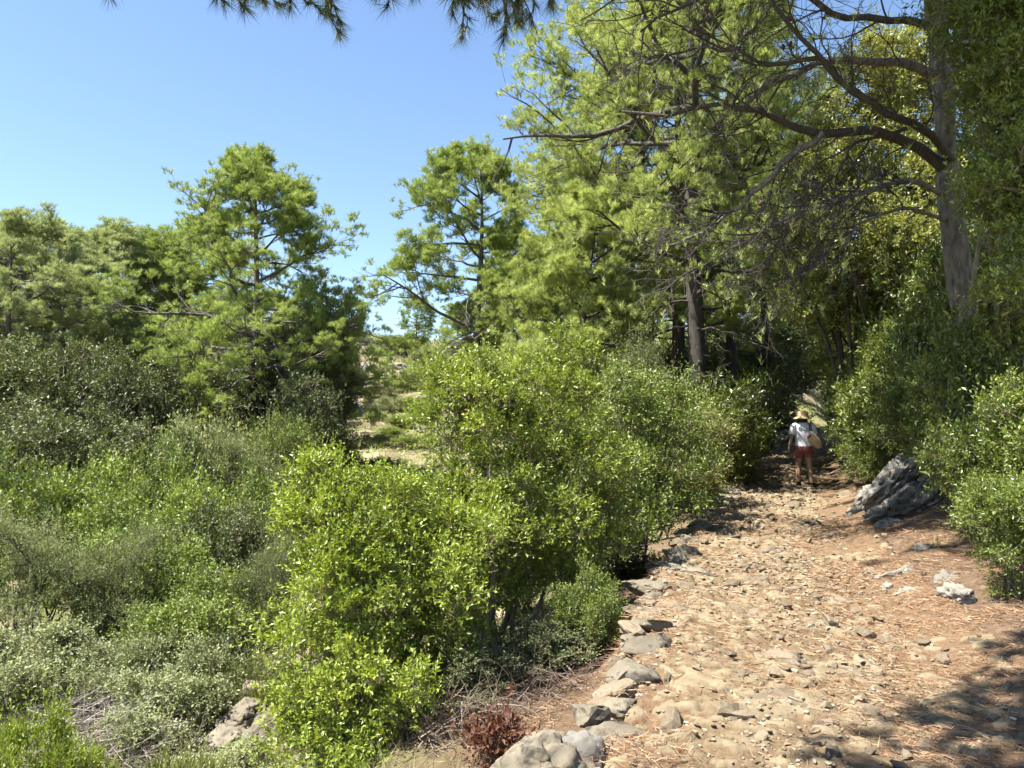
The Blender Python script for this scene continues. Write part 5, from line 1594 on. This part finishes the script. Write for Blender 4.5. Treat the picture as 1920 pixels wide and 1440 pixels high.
for sx, ex in ((-1, (-0.222, -0.012, 1.19)), (1, (0.232, 0.01, 1.19))):
    g = limb_loft([(sx * 0.11, 0.0, 1.4), (sx * 0.17, 0.0, 1.37), (sx * 0.2, 0.0, 1.29), ex], [0.055, 0.072, 0.07, 0.066], 16, 10)
    link('sleeve', g.mesh('sleeve', shirt_m, True, False), shirt)
rs = [(0.0, 0.0, 1.02, 0.138, 0.105, 0), (0.0, 0.0, 0.97, 0.15, 0.115, 0), (0.0, -0.008, 0.9, 0.168, 0.135, 0), (0.0, -0.012, 0.84, 0.176, 0.14, 0), (0.0, -0.005, 0.79, 0.172, 0.125, 0)]
V, F = ellipse_loft(rs, 28)
shorts = cloth('shorts', V, F, shorts_m)
for sx, kx, ky in ((-1, -0.087, 0.03), (1, 0.098, 0.0)):
    g = limb_loft([(sx * 0.085, -0.004, 0.86), (sx * 0.087, 0.0, 0.8), (kx, ky * 0.5, 0.74), (kx, ky, 0.68)], [0.09, 0.1, 0.095, 0.092], 18, 8)
    link('shorts_leg', g.mesh('shorts_leg', shorts_m, True, False), shorts)
# hat
rs = [(0, 0.03, 1.535, 0.185, 0.185, 0), (0, 0.03, 1.548, 0.178, 0.178, 0), (0, 0.03, 1.58, 0.145, 0.145, 0), (0, 0.03, 1.605, 0.118, 0.122, 0), (0, 0.03, 1.66, 0.11, 0.115, 0), (0, 0.03, 1.7, 0.1, 0.104, 0), (0, 0.03, 1.716, 0.07, 0.074, 0), (0, 0.03, 1.72, 0.004, 0.004, 0)]
V, F = ellipse_loft(rs, 28)
cloth('bucket_hat', V, F, straw_m)
V, F = ellipse_loft([(0, 0.02, 1.43, 0.05, 0.04, 0), (0, 0.02, 1.47, 0.085, 0.085, 0), (0, 0.025, 1.54, 0.1, 0.105, 0), (0, 0.03, 1.62, 0.095, 0.1, 0)], 20)
cloth('hair', V, F, hair_m)
for ank, toe in (('anl', 'tol'), ('anr', 'tor')):
    a_, t_ = np.array(J[ank][:3]), np.array(J[toe][:3])
    heel = a_ + (a_ - t_) * np.array([0.4, 0.4, 0]) * 0.8
    heel[2] = t_[2] + 0.005
    g = limb_loft([heel, (heel + t_) / 2 + np.array([0, 0, 0.012]), t_, t_ + (t_ - heel) * 0.15], [0.036, 0.046, 0.044, 0.018], 12, 10)
    sh = link('shoe', g.mesh('shoe', shoe_m, True, False), person)
    g = limb_loft([heel - [0, 0, 0.028], t_ - [0, 0, 0.026]], [0.036, 0.038], 12, 6)
    link('sole', g.mesh('sole', sole_m, True, False), sh)
    g = limb_loft([heel + [0, 0.01, 0.02], a_, a_ + np.array([0, 0.0, 0.05])], [0.042, 0.041, 0.04], 12, 6)
    link('sock', g.mesh('sock', black_m, True, False), person)
# faded print across the shoulders of the shirt: a looped initial, a run of small strokes and a line under it
g = Geo()
a = np.linspace(0.6, 5.9, 16)
ring = np.stack([-0.075 + 0.034 * np.cos(a), np.full(16, 0.0), 1.315 + 0.026 * np.sin(a)], -1)
t = np.linspace(0, 1, 44)
word = np.stack([-0.05 + 0.16 * t, t * 0, 1.318 + 0.012 * np.sin(t * 46) * (0.7 + 0.3 * np.sin(t * 9))], -1)
line = np.stack([-0.02 + 0.12 * np.linspace(0, 1, 16), np.zeros(16), np.full(16, 1.283)], -1)
for c, r in ((ring, 0.0055), (word, 0.004), (line, 0.0022)):
    th = np.arcsin(np.clip((c[:, 0] - 0.005) / 0.182, -0.95, 0.95))
    c = c.copy()
    c[:, 1] = -np.cos(th) * 0.118 - 0.004
    tubes(g, c[None], np.full((1, len(c)), r), 4)
link('shirt_print', g.mesh('shirt_print', print_m, True, False), shirt)
# shoulder bag
bag = thing('shoulder_bag', 'slouchy beige canvas bag slung over the walker shoulder', 'bag', (wx, wy, wz), -0.12)
V, F = ico(4)
V = V.copy()
B_ = V * np.array([0.155, 0.085, 0.2])
B_[:, 0] *= 1 - 0.35 * np.clip(V[:, 2], 0, 1)
B_ = B_ * (1 + 0.06 * fbm(V * 2.2, 3, 4))[:, None]
c, s_ = math.cos(0.3), math.sin(0.3)
B_ = np.stack([B_[:, 0] * c - B_[:, 2] * -s_ * -1, B_[:, 1], B_[:, 0] * s_ * -1 + B_[:, 2] * c], -1) + np.array([0.2, -0.15, 1.07])
g = Geo()
g.add(B_, F)
link('pouch', g.mesh('pouch', canvas_m, True, False), bag)
for dx in (0.0, 0.035):
    g = Geo()
    C = curve_pts([(0.12 + dx, -0.15, 1.2), (0.115 + dx, -0.13, 1.32), (0.12 + dx, -0.05, 1.43), (0.125 + dx, 0.03, 1.42), (0.16 + dx, 0.08, 1.3), (0.2 + dx, 0.0, 1.2)], 18)[None]
    tubes(g, C, np.full((1, 18), 0.011), 6)
    link('strap', g.mesh('strap', black_m, True, False), bag)
g = limb_loft([(0.05, -0.17, 1.13), (0.09, -0.19, 1.15), (0.13, -0.2, 1.19)], [0.02, 0.035, 0.02], 8, 8)
link('red_towel', g.mesh('red_towel', red_m, True, False), bag)
g = limb_loft([(0.06, -0.16, 1.18), (0.1, -0.18, 1.215), (0.15, -0.18, 1.23)], [0.02, 0.034, 0.02], 8, 8)
link('blue_cloth', g.mesh('blue_cloth', blue_m, True, False), bag)
